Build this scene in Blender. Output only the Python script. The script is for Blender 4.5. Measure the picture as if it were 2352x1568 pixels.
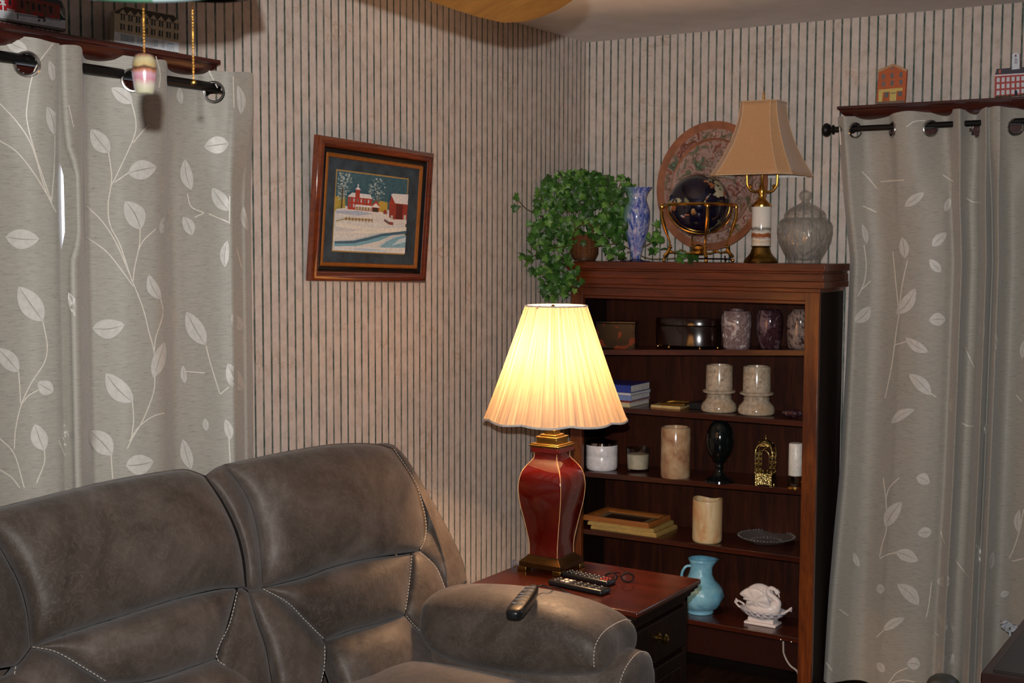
import bpy, bmesh, math, random
import numpy as np
from mathutils import Vector, Matrix
random.seed(7)
for o in list(bpy.data.objects): bpy.data.objects.remove(o, do_unlink=True)
SC = bpy.context.scene
COL = SC.collection
PI = math.pi
# ------------------------------------------------------------------ camera
F = 2935.9; PIT = .0752873888; ROLL = .00373342; AZ = 1.00991376
CAM = np.array([2.55, -4.62, 1.6])
_cr, _sr, _cp, _sp = math.cos(ROLL), math.sin(ROLL), math.cos(PIT), math.sin(PIT)
_up = np.array([_sr*_cp, -_cr*_cp, -_sp]); _rt = np.array([_cr, _sr, 0.])
_fw = np.cross(_rt, _up); _fw = _fw if _fw[2] > 0 else -_fw
_R = math.cos(AZ)*_fw - math.sin(AZ)*_rt; _L = math.sin(AZ)*_fw + math.cos(AZ)*_rt
MW = np.array([-_R, _L, _up])
cam_d = bpy.data.cameras.new('camera'); cam = bpy.data.objects.new('camera', cam_d); COL.objects.link(cam)
cam_d.sensor_fit = 'HORIZONTAL'; cam_d.sensor_width = 22.3; cam_d.lens = F/2352*22.3
cam_d.clip_start = .05; cam_d.clip_end = 60
m4 = Matrix.Identity(4)
for i in range(3):
    m4[i][0] = MW[i, 0]; m4[i][1] = -MW[i, 1]; m4[i][2] = -MW[i, 2]; m4[i][3] = CAM[i]
cam.matrix_world = m4
cam_d.dof.use_dof = True; cam_d.dof.focus_distance = 3.3; cam_d.dof.aperture_fstop = 5.6
SC.camera = cam
# ------------------------------------------------------------------ world, flash, exposure
w = bpy.data.worlds.new('world'); SC.world = w; w.use_nodes = True
w.node_tree.nodes['Background'].inputs[0].default_value = (1.0, .86, .74, 1)
w.node_tree.nodes['Background'].inputs[1].default_value = .022
SC.view_settings.view_transform = 'Standard'; SC.view_settings.look = 'None'
SC.view_settings.exposure = 0; SC.view_settings.gamma = 1; SC.view_settings.use_curve_mapping = False
fl = bpy.data.lights.new('camera_flash', 'SPOT'); fl.energy = 315; fl.spot_size = math.radians(86); fl.spot_blend = 1.0; fl.shadow_soft_size = .009; fl.color = (1, .975, .955)
flo = bpy.data.objects.new('camera_flash', fl); COL.objects.link(flo)
flo.matrix_world = m4; flo.location = (CAM[0]-.013, CAM[1]-.008, CAM[2]+.085)

def ray(px, py): return MW @ np.array([px-1176, py-784, F])/F
def P(px, py, x=None, y=None, z=None, d=None):
    r = ray(px, py)
    if x is not None: t = (x-CAM[0])/r[0]
    elif y is not None: t = (y-CAM[1])/r[1]
    elif z is not None: t = (z-CAM[2])/r[2]
    else: t = d
    return CAM+t*r
def depth(p): return float((MW.T@(np.array(p, float)-CAM))[2])

# ------------------------------------------------------------------ colours and materials
def lin(c):
    r = []
    for v in c[:3]:
        v = v/255.
        r.append(v/12.92 if v <= .04045 else ((v+.055)/1.055)**2.4)
    return (r[0], r[1], r[2], 1)
class NT:
    def __init__(s, name):
        s.m = bpy.data.materials.new(name); s.m.use_nodes = True; s.t = s.m.node_tree
        s.b = s.t.nodes['Principled BSDF']; s.out = s.t.nodes['Material Output']; s._c = None
    def n(s, typ, **kw):
        nd = s.t.nodes.new(typ)
        for k, v in kw.items(): setattr(nd, k, v)
        return nd
    def l(s, a, b): s.t.links.new(a, b)
    def co(s, scale=(1, 1, 1), rot=(0, 0, 0)):
        if s._c is None: s._c = s.n('ShaderNodeTexCoord')
        mp = s.n('ShaderNodeMapping'); mp.inputs['Scale'].default_value = scale; mp.inputs['Rotation'].default_value = rot
        s.l(s._c.outputs['Object'], mp.inputs['Vector']); return mp.outputs[0]
    def noise(s, scale, vec=None, detail=3, rough=.5, dist=0):
        nd = s.n('ShaderNodeTexNoise'); nd.inputs['Scale'].default_value = scale; nd.inputs['Detail'].default_value = detail
        nd.inputs['Roughness'].default_value = rough; nd.inputs['Distortion'].default_value = dist
        s.l(vec if vec is not None else s.co(), nd.inputs['Vector']); return nd.outputs[0]
    def ramp(s, fac, stops, interp='LINEAR'):
        nd = s.n('ShaderNodeValToRGB'); cr = nd.color_ramp; cr.interpolation = interp
        while len(cr.elements) < len(stops): cr.elements.new(.5)
        for e, (p, c) in zip(cr.elements, stops): e.position = p; e.color = c
        s.l(fac, nd.inputs[0]); return nd.outputs[0]
    def math(s, op, a, b=None, c=None, clamp=False):
        nd = s.n('ShaderNodeMath', operation=op); nd.use_clamp = clamp
        for i, v in enumerate((a, b, c)):
            if v is None: continue
            if isinstance(v, (int, float)): nd.inputs[i].default_value = v
            else: s.l(v, nd.inputs[i])
        return nd.outputs[0]
    def mix(s, fac, a, b):
        nd = s.n('ShaderNodeMix', data_type='RGBA')
        for i, v in ((0, fac), (6, a), (7, b)):
            if isinstance(v, (int, float, tuple)): nd.inputs[i].default_value = v
            else: s.l(v, nd.inputs[i])
        return nd.outputs[2]
    def bump(s, h, strength=.3, dist=.002):
        nd = s.n('ShaderNodeBump'); nd.inputs['Strength'].default_value = strength; nd.inputs['Distance'].default_value = dist
        s.l(h, nd.inputs['Height']); s.l(nd.outputs[0], s.b.inputs['Normal'])
    def set(s, **kw):
        for k, v in kw.items():
            k = k.replace('_', ' ')
            if isinstance(v, (int, float, tuple)): s.b.inputs[k].default_value = v
            else: s.l(v, s.b.inputs[k])
        return s.m
_mc = {}
def flat(name, rgb, rough=.5, metal=0, var=.06, scale=60, **kw):
    if name in _mc: return _mc[name]
    t = NT(name); c = lin(rgb)
    lo = tuple(max(0, v*(1-var*2)) for v in c[:3])+(1,); hi = tuple(min(1, v*(1+var*2)) for v in c[:3])+(1,)
    t.set(Base_Color=t.ramp(t.noise(scale), [(.3, lo), (.7, hi)]), Roughness=rough, Metallic=metal)
    for k, v in kw.items(): t.b.inputs[k.replace('_', ' ')].default_value = v
    _mc[name] = t.m; return t.m
def wood(name, c0, c1, axis='x', rough=.35, coat=.3, scale=1.0, fine=1.0, spec=.5):
    t = NT(name)
    sc = {'x': (1.2, 14, 14), 'y': (14, 1.2, 14), 'z': (14, 14, 1.2)}[axis]
    sc = tuple(v*scale for v in sc)
    v = t.co(sc); a = t.noise(2.2, v, 4, .6, 1.2)
    v2 = t.co(tuple(q*5 for q in sc)); b = t.noise(3, v2, 3, .6)
    col = t.ramp(a, [(.3, lin(c1)), (.5, lin(tuple((p+q)/2 for p, q in zip(c0, c1)))), (.68, lin(c0))])
    col2 = t.mix(t.math('MULTIPLY', t.ramp(b, [(.52, (0, 0, 0, 1)), (.62, (1, 1, 1, 1))]), .45*fine), col, lin(c1))
    t.set(Base_Color=col2, Roughness=rough, Specular_IOR_Level=spec, Coat_Weight=coat, Coat_Roughness=.18)
    t.bump(b, .12, .001)
    return t.m
def glassy(name, rgb=(255, 255, 255), rough=.02, facet=0, trans=1.0, fs=60, dist=.004):
    t = NT(name); t.set(Base_Color=lin(rgb), Roughness=rough, Transmission_Weight=trans, IOR=1.45)
    if facet:
        vo = t.n('ShaderNodeTexVoronoi'); vo.inputs['Scale'].default_value = fs; t.l(t.co((1, 1, .35)), vo.inputs['Vector'])
        t.bump(vo.outputs['Distance'], facet, dist)
    return t.m

# wallpaper
def wallpaper(name, axis, pitch, phase):
    t = NT(name); tc = t.n('ShaderNodeTexCoord'); sp = t.n('ShaderNodeSeparateXYZ'); t.l(tc.outputs['Object'], sp.inputs[0])
    a = sp.outputs[axis]
    f = t.math('FRACT', t.math('ADD', t.math('DIVIDE', t.math('SUBTRACT', a, phase), pitch), 100.5))
    d = t.math('ABSOLUTE', t.math('SUBTRACT', f, .5))
    wob = t.math('MULTIPLY', t.math('SUBTRACT', t.noise(180, None, 2), .5), .05)
    s = t.ramp(t.math('ADD', d, wob), [(.076, (1, 1, 1, 1)), (.125, (0, 0, 0, 1))])
    sn = t.ramp(t.noise(14, t.co((1, 1, .5)), 5, .7), [(.33, (.55, .55, .55, 1)), (.55, (1, 1, 1, 1))])
    s = t.math('MULTIPLY', s, sn)
    base = t.ramp(t.noise(22, None, 5, .65), [(.3, lin((190, 176, 166))), (.5, lin((208, 194, 184))), (.72, lin((218, 206, 197)))])
    v = t.noise(3.2, t.co((1, 1, 1), (.6, .7, .3)), 6, .62, .8)
    vein = t.ramp(t.math('ABSOLUTE', t.math('SUBTRACT', v, .5)), [(.0, (1, 1, 1, 1)), (.013, (0, 0, 0, 1))])
    vm = t.ramp(t.noise(6, None, 3), [(.48, (0, 0, 0, 1)), (.62, (1, 1, 1, 1))])
    base = t.mix(t.math('MULTIPLY', t.math('MULTIPLY', vein, vm), .55), base, lin((176, 142, 108)))
    sc = t.ramp(t.noise(60, None, 3), [(.35, lin((50, 74, 66))), (.65, lin((86, 104, 96)))])
    t.set(Base_Color=t.mix(s, base, sc), Roughness=.62, Specular_IOR_Level=.25)
    t.bump(t.noise(300, None, 2), .05, .001)
    return t.m
M = {}
M['wp_left'] = wallpaper('wallpaper_left', 1, .0344, -1.9373)
M['wp_right'] = wallpaper('wallpaper_right', 0, .03256, .0147)
M['ceil'] = flat('ceiling_paint', (218, 215, 215), .9, 0, .03, 8)
M['floor'] = wood('dark_floor', (46, 30, 22), (22, 14, 10), 'y', .3)
M['mahog'] = wood('mahogany_ledge', (84, 26, 12), (46, 12, 6), 'y', .4, .25)
M['mahogx'] = wood('mahogany_ledge_x', (84, 26, 12), (46, 12, 6), 'x', .4, .25)
M['case_x'] = wood('bookcase_wood_x', (118, 50, 14), (70, 26, 6), 'x', .34, .35)
M['case_z'] = wood('bookcase_wood_z', (136, 70, 22), (76, 31, 9), 'z', .36, .3, .8, 1.3)
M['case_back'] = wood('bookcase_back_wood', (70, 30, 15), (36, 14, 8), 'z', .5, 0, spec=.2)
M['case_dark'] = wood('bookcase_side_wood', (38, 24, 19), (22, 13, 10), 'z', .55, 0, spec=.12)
M['shelf'] = wood('bookcase_shelf_wood', (84, 33, 18), (48, 18, 10), 'x', .28, .45)
M['table_top'] = wood('end_table_top', (88, 30, 12), (54, 17, 8), 'x', .27, .6)
M['table_body'] = wood('end_table_body', (36, 19, 12), (20, 10, 6), 'z', .5, 0, spec=.12)
M['black_metal'] = flat('black_rod_metal', (30, 28, 27), .4, .6)
M['nickel'] = flat('nickel', (190, 186, 180), .22, 1)
M['brass'] = flat('polished_brass', (226, 170, 80), .24, 1)
M['brass_old'] = flat('antique_brass', (150, 120, 62), .28, 1)
M['gold'] = flat('gold_filigree', (226, 205, 130), .2, 1)
M['white'] = flat('white_glaze', (238, 236, 238), .25)
M['black'] = flat('black_plastic', (26, 26, 28), .3)
M['gloss_black'] = flat('black_stone', (14, 18, 18), .12)
def sofa_mat():
    t = NT('sofa_suede')
    a = t.noise(5, None, 6, .65, .6); b = t.noise(28, None, 5, .7, .8)
    col = t.ramp(a, [(.30, lin((55, 43, 36))), (.46, lin((73, 62, 54))), (.58, lin((88, 76, 69))), (.72, lin((108, 98, 91)))])
    cr = t.ramp(t.math('ABSOLUTE', t.math('SUBTRACT', b, .5)), [(0, (1, 1, 1, 1)), (.02, (0, 0, 0, 1))])
    col = t.mix(t.math('MULTIPLY', cr, .16), col, lin((158, 146, 136)))
    t.set(Base_Color=col, Roughness=t.ramp(b, [(.3, (.50, .50, .50, 1)), (.7, (.68, .68, .68, 1))]), Specular_IOR_Level=.42, Sheen_Weight=.12)
    t.bump(t.noise(9, None, 5, .6), .35, .012)
    return t.m
M['sofa'] = sofa_mat()
M['thread'] = flat('pale_thread', (196, 186, 174), .8)

def fabric(name, c, c2):
    t = NT(name)
    sl = t.noise(6, t.co((7, 7, 60)), 4, .7)
    f2 = t.noise(60, t.co((12, 12, 5)), 2)
    col = t.ramp(sl, [(.28, lin(tuple(v*.80 for v in c))), (.42, lin(c)), (.7, lin(c2))])
    col = t.mix(t.math('MULTIPLY', f2, .35), col, lin(tuple(v*.86 for v in c)))
    t.set(Base_Color=col, Roughness=.55, Sheen_Weight=.25, Specular_IOR_Level=.45)
    t.bump(t.math('ADD', sl, f2), .25, .0012)
    return t.m
M['curt'] = fabric('curtain_linen', (170, 164, 153), (186, 180, 168))
M['leaf_satin'] = flat('satin_leaf_thread', (208, 204, 196), .45, 0, .04, 90, Specular_IOR_Level=.5)
M['vine_satin'] = flat('satin_vine_thread', (222, 214, 200), .42, 0, .04, 90, Specular_IOR_Level=.5)

# ------------------------------------------------------------------ mesh helpers
class MB:
    def __init__(s): s.v = []; s.f = []; s.m = []; s.xf = None
    def add(s, vs, fs, mi=0):
        b = len(s.v)
        for v in vs:
            v = Vector((float(v[0]), float(v[1]), float(v[2])))
            if s.xf is not None: v = s.xf @ v
            s.v.append(tuple(v))
        for f in fs: s.f.append(tuple(b+i for i in f)); s.m.append(mi)
        return s
    def box(s, x0, x1, y0, y1, z0, z1, mi=0):
        return s.add([(x0, y0, z0), (x1, y0, z0), (x1, y1, z0), (x0, y1, z0), (x0, y0, z1), (x1, y0, z1), (x1, y1, z1), (x0, y1, z1)],
                     [(0, 3, 2, 1), (4, 5, 6, 7), (0, 1, 5, 4), (1, 2, 6, 5), (2, 3, 7, 6), (3, 0, 4, 7)], mi)
    def grid(s, rows, mi=0, cu=False, cv=False):
        n = len(rows); k = len(rows[0]); vs = [p for r in rows for p in r]; fs = []
        for i in range(n if cu else n-1):
            for j in range(k if cv else k-1):
                a = i*k+j; b = i*k+(j+1) % k; c = ((i+1) % n)*k+(j+1) % k; d = ((i+1) % n)*k+j
                fs.append((a, b, c, d))
        return s.add(vs, fs, mi)
    def lathe(s, prof, c, seg=40, mi=0, sx=1, sy=1, mod=None, cap=True):
        rows = []
        for (r, z) in prof:
            row = []
            for i in range(seg):
                a = 2*PI*i/seg; rr = r*(mod(a, z) if mod else 1)
                row.append((c[0]+rr*math.cos(a)*sx, c[1]+rr*math.sin(a)*sy, c[2]+z))
            rows.append(row)
        b = len(s.v); s.grid(rows, mi, cv=True)
        if cap:
            if prof[0][0] > 1e-5: s.f.append(tuple(b+i for i in range(seg))); s.m.append(mi)
            if prof[-1][0] > 1e-5: s.f.append(tuple(b+(len(rows)-1)*seg+i for i in range(seg))); s.m.append(mi)
        return s
    def tube(s, pts, r, seg=8, mi=0, closed=False):
        pts = [Vector(tuple(map(float, p))) for p in pts]; n = len(pts); rows = []
        nrm = None
        for i in range(n):
            a = pts[(i-1) % n] if (closed or i > 0) else pts[i]; b = pts[(i+1) % n] if (closed or i < n-1) else pts[i]
            t = (b-a); t = t.normalized() if t.length > 1e-9 else Vector((0, 0, 1))
            if nrm is None:
                nrm = t.orthogonal().normalized()
            nrm = (nrm-t*nrm.dot(t)); nrm = nrm.normalized() if nrm.length > 1e-6 else t.orthogonal().normalized()
            bi = t.cross(nrm); rr = r(i/(n-1 if n > 1 else 1)) if callable(r) else r
            rows.append([pts[i]+(nrm*math.cos(2*PI*k/seg)+bi*math.sin(2*PI*k/seg))*rr for k in range(seg)])
        b0 = len(s.v); s.grid(rows, mi, cu=closed, cv=True)
        if not closed:
            s.f.append(tuple(b0+i for i in range(seg))); s.m.append(mi)
            s.f.append(tuple(b0+(n-1)*seg+i for i in range(seg))); s.m.append(mi)
        return s
    def ball(s, c, r, seg=16, mi=0, sc=(1, 1, 1)):
        rows = []
        for i in range(1, seg//2):
            th = PI*i/(seg//2)
            rows.append([(c[0]+r*sc[0]*math.sin(th)*math.cos(2*PI*k/seg), c[1]+r*sc[1]*math.sin(th)*math.sin(2*PI*k/seg), c[2]+r*sc[2]*math.cos(th)) for k in range(seg)])
        b = len(s.v); s.grid(rows, mi, cv=True)
        s.add([(c[0], c[1], c[2]+r*sc[2]), (c[0], c[1], c[2]-r*sc[2])], [])
        t = len(s.v)-2; L = b+(len(rows)-1)*seg
        for k in range(seg):
            s.f.append((t, b+k, b+(k+1) % seg)); s.m.append(mi); s.f.append((t+1, L+(k+1) % seg, L+k)); s.m.append(mi)
        return s
    def prism(s, poly, fn0, fn1, mi=0):
        n = len(poly); s.add([fn0(p) for p in poly]+[fn1(p) for p in poly],
            [tuple(range(n)), tuple(range(2*n-1, n-1, -1))]+[(i, (i+1) % n, n+(i+1) % n, n+i) for i in range(n)], mi)
        return s
ORG = {}
def obj(name, mb, mats, parent=None, bevel=0, sharp=.6, sub=0, solid=0, recalc=True, seg=2):
    me = bpy.data.meshes.new(name)
    org = ORG.get(parent.name, Vector((0, 0, 0))) if parent is not None else Vector(getattr(mb, 'org', (0, 0, 0)))
    me.from_pydata([tuple(Vector(v)-org) for v in mb.v], [], mb.f)
    if not isinstance(mats, (list, tuple)): mats = [mats]
    for m in mats: me.materials.append(m)
    me.polygons.foreach_set('material_index', mb.m); me.update()
    if recalc:
        bm = bmesh.new(); bm.from_mesh(me); bmesh.ops.recalc_face_normals(bm, faces=bm.faces); bm.to_mesh(me); bm.free()
    me.polygons.foreach_set('use_smooth', [True]*len(me.polygons))
    me.set_sharp_from_angle(angle=sharp)
    o = bpy.data.objects.new(name, me); COL.objects.link(o)
    if parent is not None: o.parent = parent
    else: o.location = org
    ORG[o.name] = org
    if bevel:
        b = o.modifiers.new('bevel', 'BEVEL'); b.width = bevel; b.segments = seg; b.limit_method = 'ANGLE'; b.angle_limit = .6; b.harden_normals = False
    if sub:
        b = o.modifiers.new('sub', 'SUBSURF'); b.levels = sub; b.render_levels = sub
    if solid:
        b = o.modifiers.new('solid', 'SOLIDIFY'); b.thickness = solid; b.offset = 0
    return o
def thing(name, label, cat, loc, group=None):
    o = bpy.data.objects.new(name, None); COL.objects.link(o); o.location = tuple(map(float, loc)); o.empty_display_size = .05
    ORG[o.name] = Vector(tuple(map(float, loc))); o['label'] = label; o['category'] = cat
    if group: o['group'] = group
    return o
def tag(o, label, cat, group=None):
    o['label'] = label; o['category'] = cat
    if group: o['group'] = group
    return o
def single(name, mb, mats, label, cat, loc, group=None, **kw):
    mb.org = tuple(map(float, loc)); return tag(obj(name, mb, mats, None, **kw), label, cat, group)
def struct(name, mb, mats, **kw):
    o = obj(name, mb, mats, None, **kw); o['kind'] = 'structure'; return o
def cr(pts, n):      # catmull-rom resample of a polyline (any dimension), uniform in chord length
    p = np.array(pts, float)
    if len(p) == 2: return np.array([p[0]+(p[1]-p[0])*i/(n-1) for i in range(n)])
    L = np.concatenate([[0], np.cumsum(np.linalg.norm(np.diff(p[:, :2], axis=0), axis=1))]); out = []
    e = np.vstack([2*p[0]-p[1], p, 2*p[-1]-p[-2]])
    for i in range(n):
        q = L[-1]*i/(n-1); k = min(max(int(np.searchsorted(L, q, side='right'))-1, 0), len(p)-2)
        t = (q-L[k])/max(L[k+1]-L[k], 1e-9); a, b, c, d = e[k], e[k+1], e[k+2], e[k+3]
        out.append(.5*(2*b+(c-a)*t+(2*a-5*b+4*c-d)*t*t+(3*b-a-3*c+d)*t**3))
    return np.array(out)
def smooth(a, b, x):
    t = min(max((x-a)/(b-a), 0), 1); return t*t*(3-2*t)

# ------------------------------------------------------------------ room
CZ = 2.421
struct('wall_left', MB().box(-.12, 0, -5.6, .12, 0, CZ), M['wp_left'])
struct('wall_right', MB().box(0, 4.2, 0, .12, 0, CZ), M['wp_right'])
struct('ceiling', MB().box(-.12, 4.2, -5.6, .12, CZ, CZ+.08), M['ceil'])
struct('floor', MB().box(-.12, 4.2, -5.6, .12, -.06, 0), M['floor'])

# windows behind the curtains: casing and glowing daylight pane
M['daylight'] = NT('daylight_pane').m
_t = NT('daylight_pane'); _t.set(Base_Color=(.5, .55, .6, 1), Emission_Color=(.82, .86, 1, 1), Emission_Strength=1.6); M['daylight'] = _t.m
def casing(name, left, s0, s1, z0, z1):
    w_ = .085
    def B(mb, a, b, c, d, e, f):
        if left: mb.box(c, d, a, b, e, f)
        else: mb.box(a, b, -d, -c, e, f)
    m1 = MB(); B(m1, s0, s1, 0, .008, z0, z1)
    wn = struct(name, m1, M['daylight'])
    m2 = MB()
    B(m2, s0-w_, s1+w_, 0, .022, z1, z1+.12); B(m2, s0-w_, s0, 0, .02, z0-.1, z1); B(m2, s1, s1+w_, 0, .02, z0-.1, z1)
    B(m2, s0-w_, s1+w_, 0, .03, z0-.1, z0)
    obj('window_casing', m2, M['mahog'] if left else M['mahogx'], wn, bevel=.003)
casing('window_1', True, -3.45, -2.26, .75, 1.93)
casing('window_2', False, 1.25, 2.45, .75, 1.93)

# ledges above the windows (crown profile, mitred ends)
def ledge(name, left, s0, s1, ztop, label, e0=1, e1=1, D=.12):
    prof = [(0, ztop), (D, ztop), (D, ztop-.010), (D-.006, ztop-.013), (D-.010, ztop-.022), (D-.026, ztop-.036), (D-.048, ztop-.044), (D-.058, ztop-.048), (D-.060, ztop-.058), (0, ztop-.058)]
    def f(e, s, sg):
        def g(p):
            q = s+sg*(D-p[0])*e if p[0] > 0 else s+sg*D*.0
            if p[0] == 0: q = s+sg*(D-.06)*e if p[1] < ztop else s
            return (p[0], q, p[1]) if left else (q, -p[0], p[1])
        return g
    mb = MB().prism(prof, f(e0, s0, 1), f(e1, s1, -1))
    c = (0, s0, ztop) if left else (s0, 0, ztop)
    return single(name, mb, M['mahog'] if left else M['mahogx'], label, 'shelf', c, bevel=.0015)
ledge('wall_ledge', True, -3.7, -2.177, 2.075, 'dark red wooden ledge over the left window, carrying the train station and hotel cutouts')
ledge('wall_ledge', False, 1.082, 2.9, 2.095, 'dark red wooden ledge over the right window, carrying two brick building cutouts')

# ------------------------------------------------------------------ curtains
class Curtain:
    def __init__(s, left, ctrl, ref, ztop, zbot, rodd, shift=None, blend=(1.72, 1.98)):
        s.left = left; s.zt = ztop; s.zb = zbot; s.shift = shift or (lambda a, z: (0, 0)); s.blend = blend
        c = []
        for (px, dm, dt) in ctrl:
            p = P(px, ref, x=dm) if left else P(px, ref, y=-dm)
            c.append((p[1] if left else p[0], dm, dt))
        c = np.array(c)
        for i in (range(1, len(c)) if not left else range(len(c)-1, 0, -1)):
            if c[i, 0] <= c[i-1, 0]+.002:
                if left: c[i-1, 0] = c[i, 0]-.002
                else: c[i, 0] = c[i-1, 0]+.002
        s.s = cr(c*[1, 1, 1], int((c[-1, 0]-c[0, 0])/.0035)+2); s.s[:, 0] = np.maximum.accumulate(s.s[:, 0]); s.rodd = rodd
    def dep(s, a, z):
        w_ = smooth(s.blend[0], s.blend[1], z); sa, sd = s.shift(a, z); a0 = a-sa
        dm = np.interp(a0, s.s[:, 0], s.s[:, 1]); dt = np.interp(a0, s.s[:, 0], s.s[:, 2])
        return dm*(1-w_)+dt*w_+sd
    def pt(s, a, z, off=0):
        d = s.dep(a, z)+off; return (d, a, z) if s.left else (a, -d, z)
    def frompx(s, px, py, off=0):
        d = .1
        for _ in range(6):
            p = P(px, py, x=d) if s.left else P(px, py, y=-d)
            a = p[1] if s.left else p[0]; a = min(max(a, s.s[0, 0]), s.s[-1, 0]); d = .5*d+.5*(s.dep(a, p[2])+off)
        p = P(px, py, x=d) if s.left else P(px, py, y=-d)
        return tuple(p)
    def build(s, label, grom, leaves, vines, group):
        zs = list(np.arange(s.zt, s.zt-.13, -.004))+list(np.linspace(s.zt-.132, s.zb, 60))
        mb = MB(); rows = []
        for z in zs:
            rows.append([])
            for a in s.s[:, 0]:
                sa, _ = s.shift(a, z); wav = .003*math.sin(a*47)*(1 if z == zs[0] else 0)
                q = a+sa
                if not s.left and z < 1.56: q = max(q, (1.092 if z < 1.44 else 1.109)+(a-s.s[0, 0])*.35)
                rows[-1].append(s.pt(q, z+wav))
        gp = []
        for px, py in grom:
            q = P(px, py, x=s.rodd) if s.left else P(px, py, y=-s.rodd)
            a = q[1] if s.left else q[0]
            zc = q[2]-.006
            c0 = np.array(s.pt(a, zc)); c1 = np.array(s.pt(a+.012, zc)); c2 = np.array(s.pt(a-.012, zc))
            tan = (c1-c2); tan /= np.linalg.norm(tan); gp.append((c0, tan))
        R = .0255
        n = len(rows[0]); vs = [p for r in rows for p in r]; fs = []
        for i in range(len(rows)-1):
            for j in range(n-1):
                k = i*n+j
                if i < 34:
                    cen = (np.array(vs[k])+np.array(vs[k+n+1]))/2
                    if any(np.linalg.norm(cen-g[0]) < R-.003 for g in gp): continue
                fs.append((k, k+1, k+n+1, k+n))
        mb.add(vs, fs, 0)
        rng = random.Random(3)
        for lf in leaves:
            (x0, y0), (x1, y1), wd = lf; L = math.hypot(x1-x0, y1-y0); ux, uy = (x1-x0)/L, (y1-y0)/L; rows_ = []
            nn = 12; cv = rng.uniform(-.08, .08)
            for i in range(nn+1):
                t = i/nn; wv = wd/2*(math.sin(PI*min(1, t**.85*1.0))**.75)*(.62+.55*t) if 0 < t < 1 else 0.3
                if t > .8: wv = min(wv, wd/2*math.sqrt(max(0, 1-((t-.5)/.5)**2))+.3)
                bx = x0+ux*L*t-uy*cv*L*math.sin(PI*t); by = y0+uy*L*t+ux*cv*L*math.sin(PI*t)
                rows_.append([s.frompx(bx-uy*q*wv, by+ux*q*wv, .0022) for q in (-1, -.5, -.06)]+[s.frompx(bx-uy*q*wv, by+ux*q*wv, .0022) for q in (.06, .5, 1)])
            for r3 in (0, 3): mb.grid([r[r3:r3+3] for r in rows_], 1)
        for vn in vines:
            vn, wd = (vn[0], vn[1]) if isinstance(vn[1], (int, float)) else (vn, 2.6)
            L = sum(math.dist(a, b) for a, b in zip(vn[:-1], vn[1:])); q = cr(vn, max(4, int(L/7))); rows_ = []
            for i in range(len(q)):
                a = q[max(i-1, 0)]; b = q[min(i+1, len(q)-1)]; tx, ty = b-a; l_ = math.hypot(tx, ty) or 1
                nx, ny = -ty/l_*wd/2, tx/l_*wd/2
                rows_.append([s.frompx(q[i][0]-nx, q[i][1]-ny, .0018), s.frompx(q[i][0]+nx, q[i][1]+ny, .0018)])
            mb.grid(rows_, 2)
        top = np.array(s.pt(float(s.s[len(s.s)//2, 0]), s.zt))
        root = thing('curtain', label, 'curtain', top, group)
        obj('cloth', mb, [M['curt'], M['leaf_satin'], M['vine_satin']], root, sharp=3.0, recalc=False)
        for c0, tan in gp:
            rg = MB(); zz = np.array([0, 0, 1.]); ring = [c0+(tan*math.cos(a)+zz*math.sin(a))*R for a in np.linspace(0, 2*PI, 28, endpoint=False)]
            rg.tube(ring, .0042, 8, closed=True); obj('grommet', rg, M['nickel'], root)
        return root
zs_ = 1/1.5217
def L4(pts): return [(x*zs_, 90+y*zs_) for x, y in pts]
def leaf4(a, b, w_): return (L4([a])[0], L4([b])[0], w_*zs_)
lv_all = [leaf4(*q) for q in [((137, 698), (20, 690), 78), ((65, 865), (150, 985), 88), ((-10, 1080), (65, 1162), 66), ((132, 1200), (186, 1232), 58), ((122, 1345), (155, 1437), 66),
 ((165, 235), (190, 333), 48), ((172, 76), (184, 146), 32), ((240, 885), (264, 968), 34), ((215, 1338), (232, 1422), 44), ((390, 170), (462, 224), 54),
 ((318, 315), (382, 398), 66), ((548, 447), (448, 468), 76), ((438, 566), (492, 664), 80), ((435, 997), (323, 1010), 76), ((370, 1168), (465, 1268), 78), ((312, 1368), (392, 1452), 80),
 ((536, 1475), (440, 1490), 80), ((520, 823), (562, 909), 46), ((575, 1058), (536, 1182), 52), ((646, 420), (668, 526), 48), ((714, 376), (800, 364), 68), ((742, 520), (800, 600), 56),
 ((640, 620), (672, 684), 46), ((652, 953), (718, 1068), 68), ((795, 703), (786, 796), 36), ((812, 958), (844, 1018), 44), ((796, 1133), (848, 1228), 60), ((640, 1398), (668, 1502), 46),
 ((830, 160), (842, 262), 34), ((628, 168), (634, 226), 26), ((640, 1140), (646, 1202), 24), ((788, 1328), (806, 1398), 34), ((18, 0), (95, 38), 50), ((586, 606), (562, 678), 44), ((850, 585), (866, 668), 28), ((716, 1325), (722, 1368), 24)]]
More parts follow.
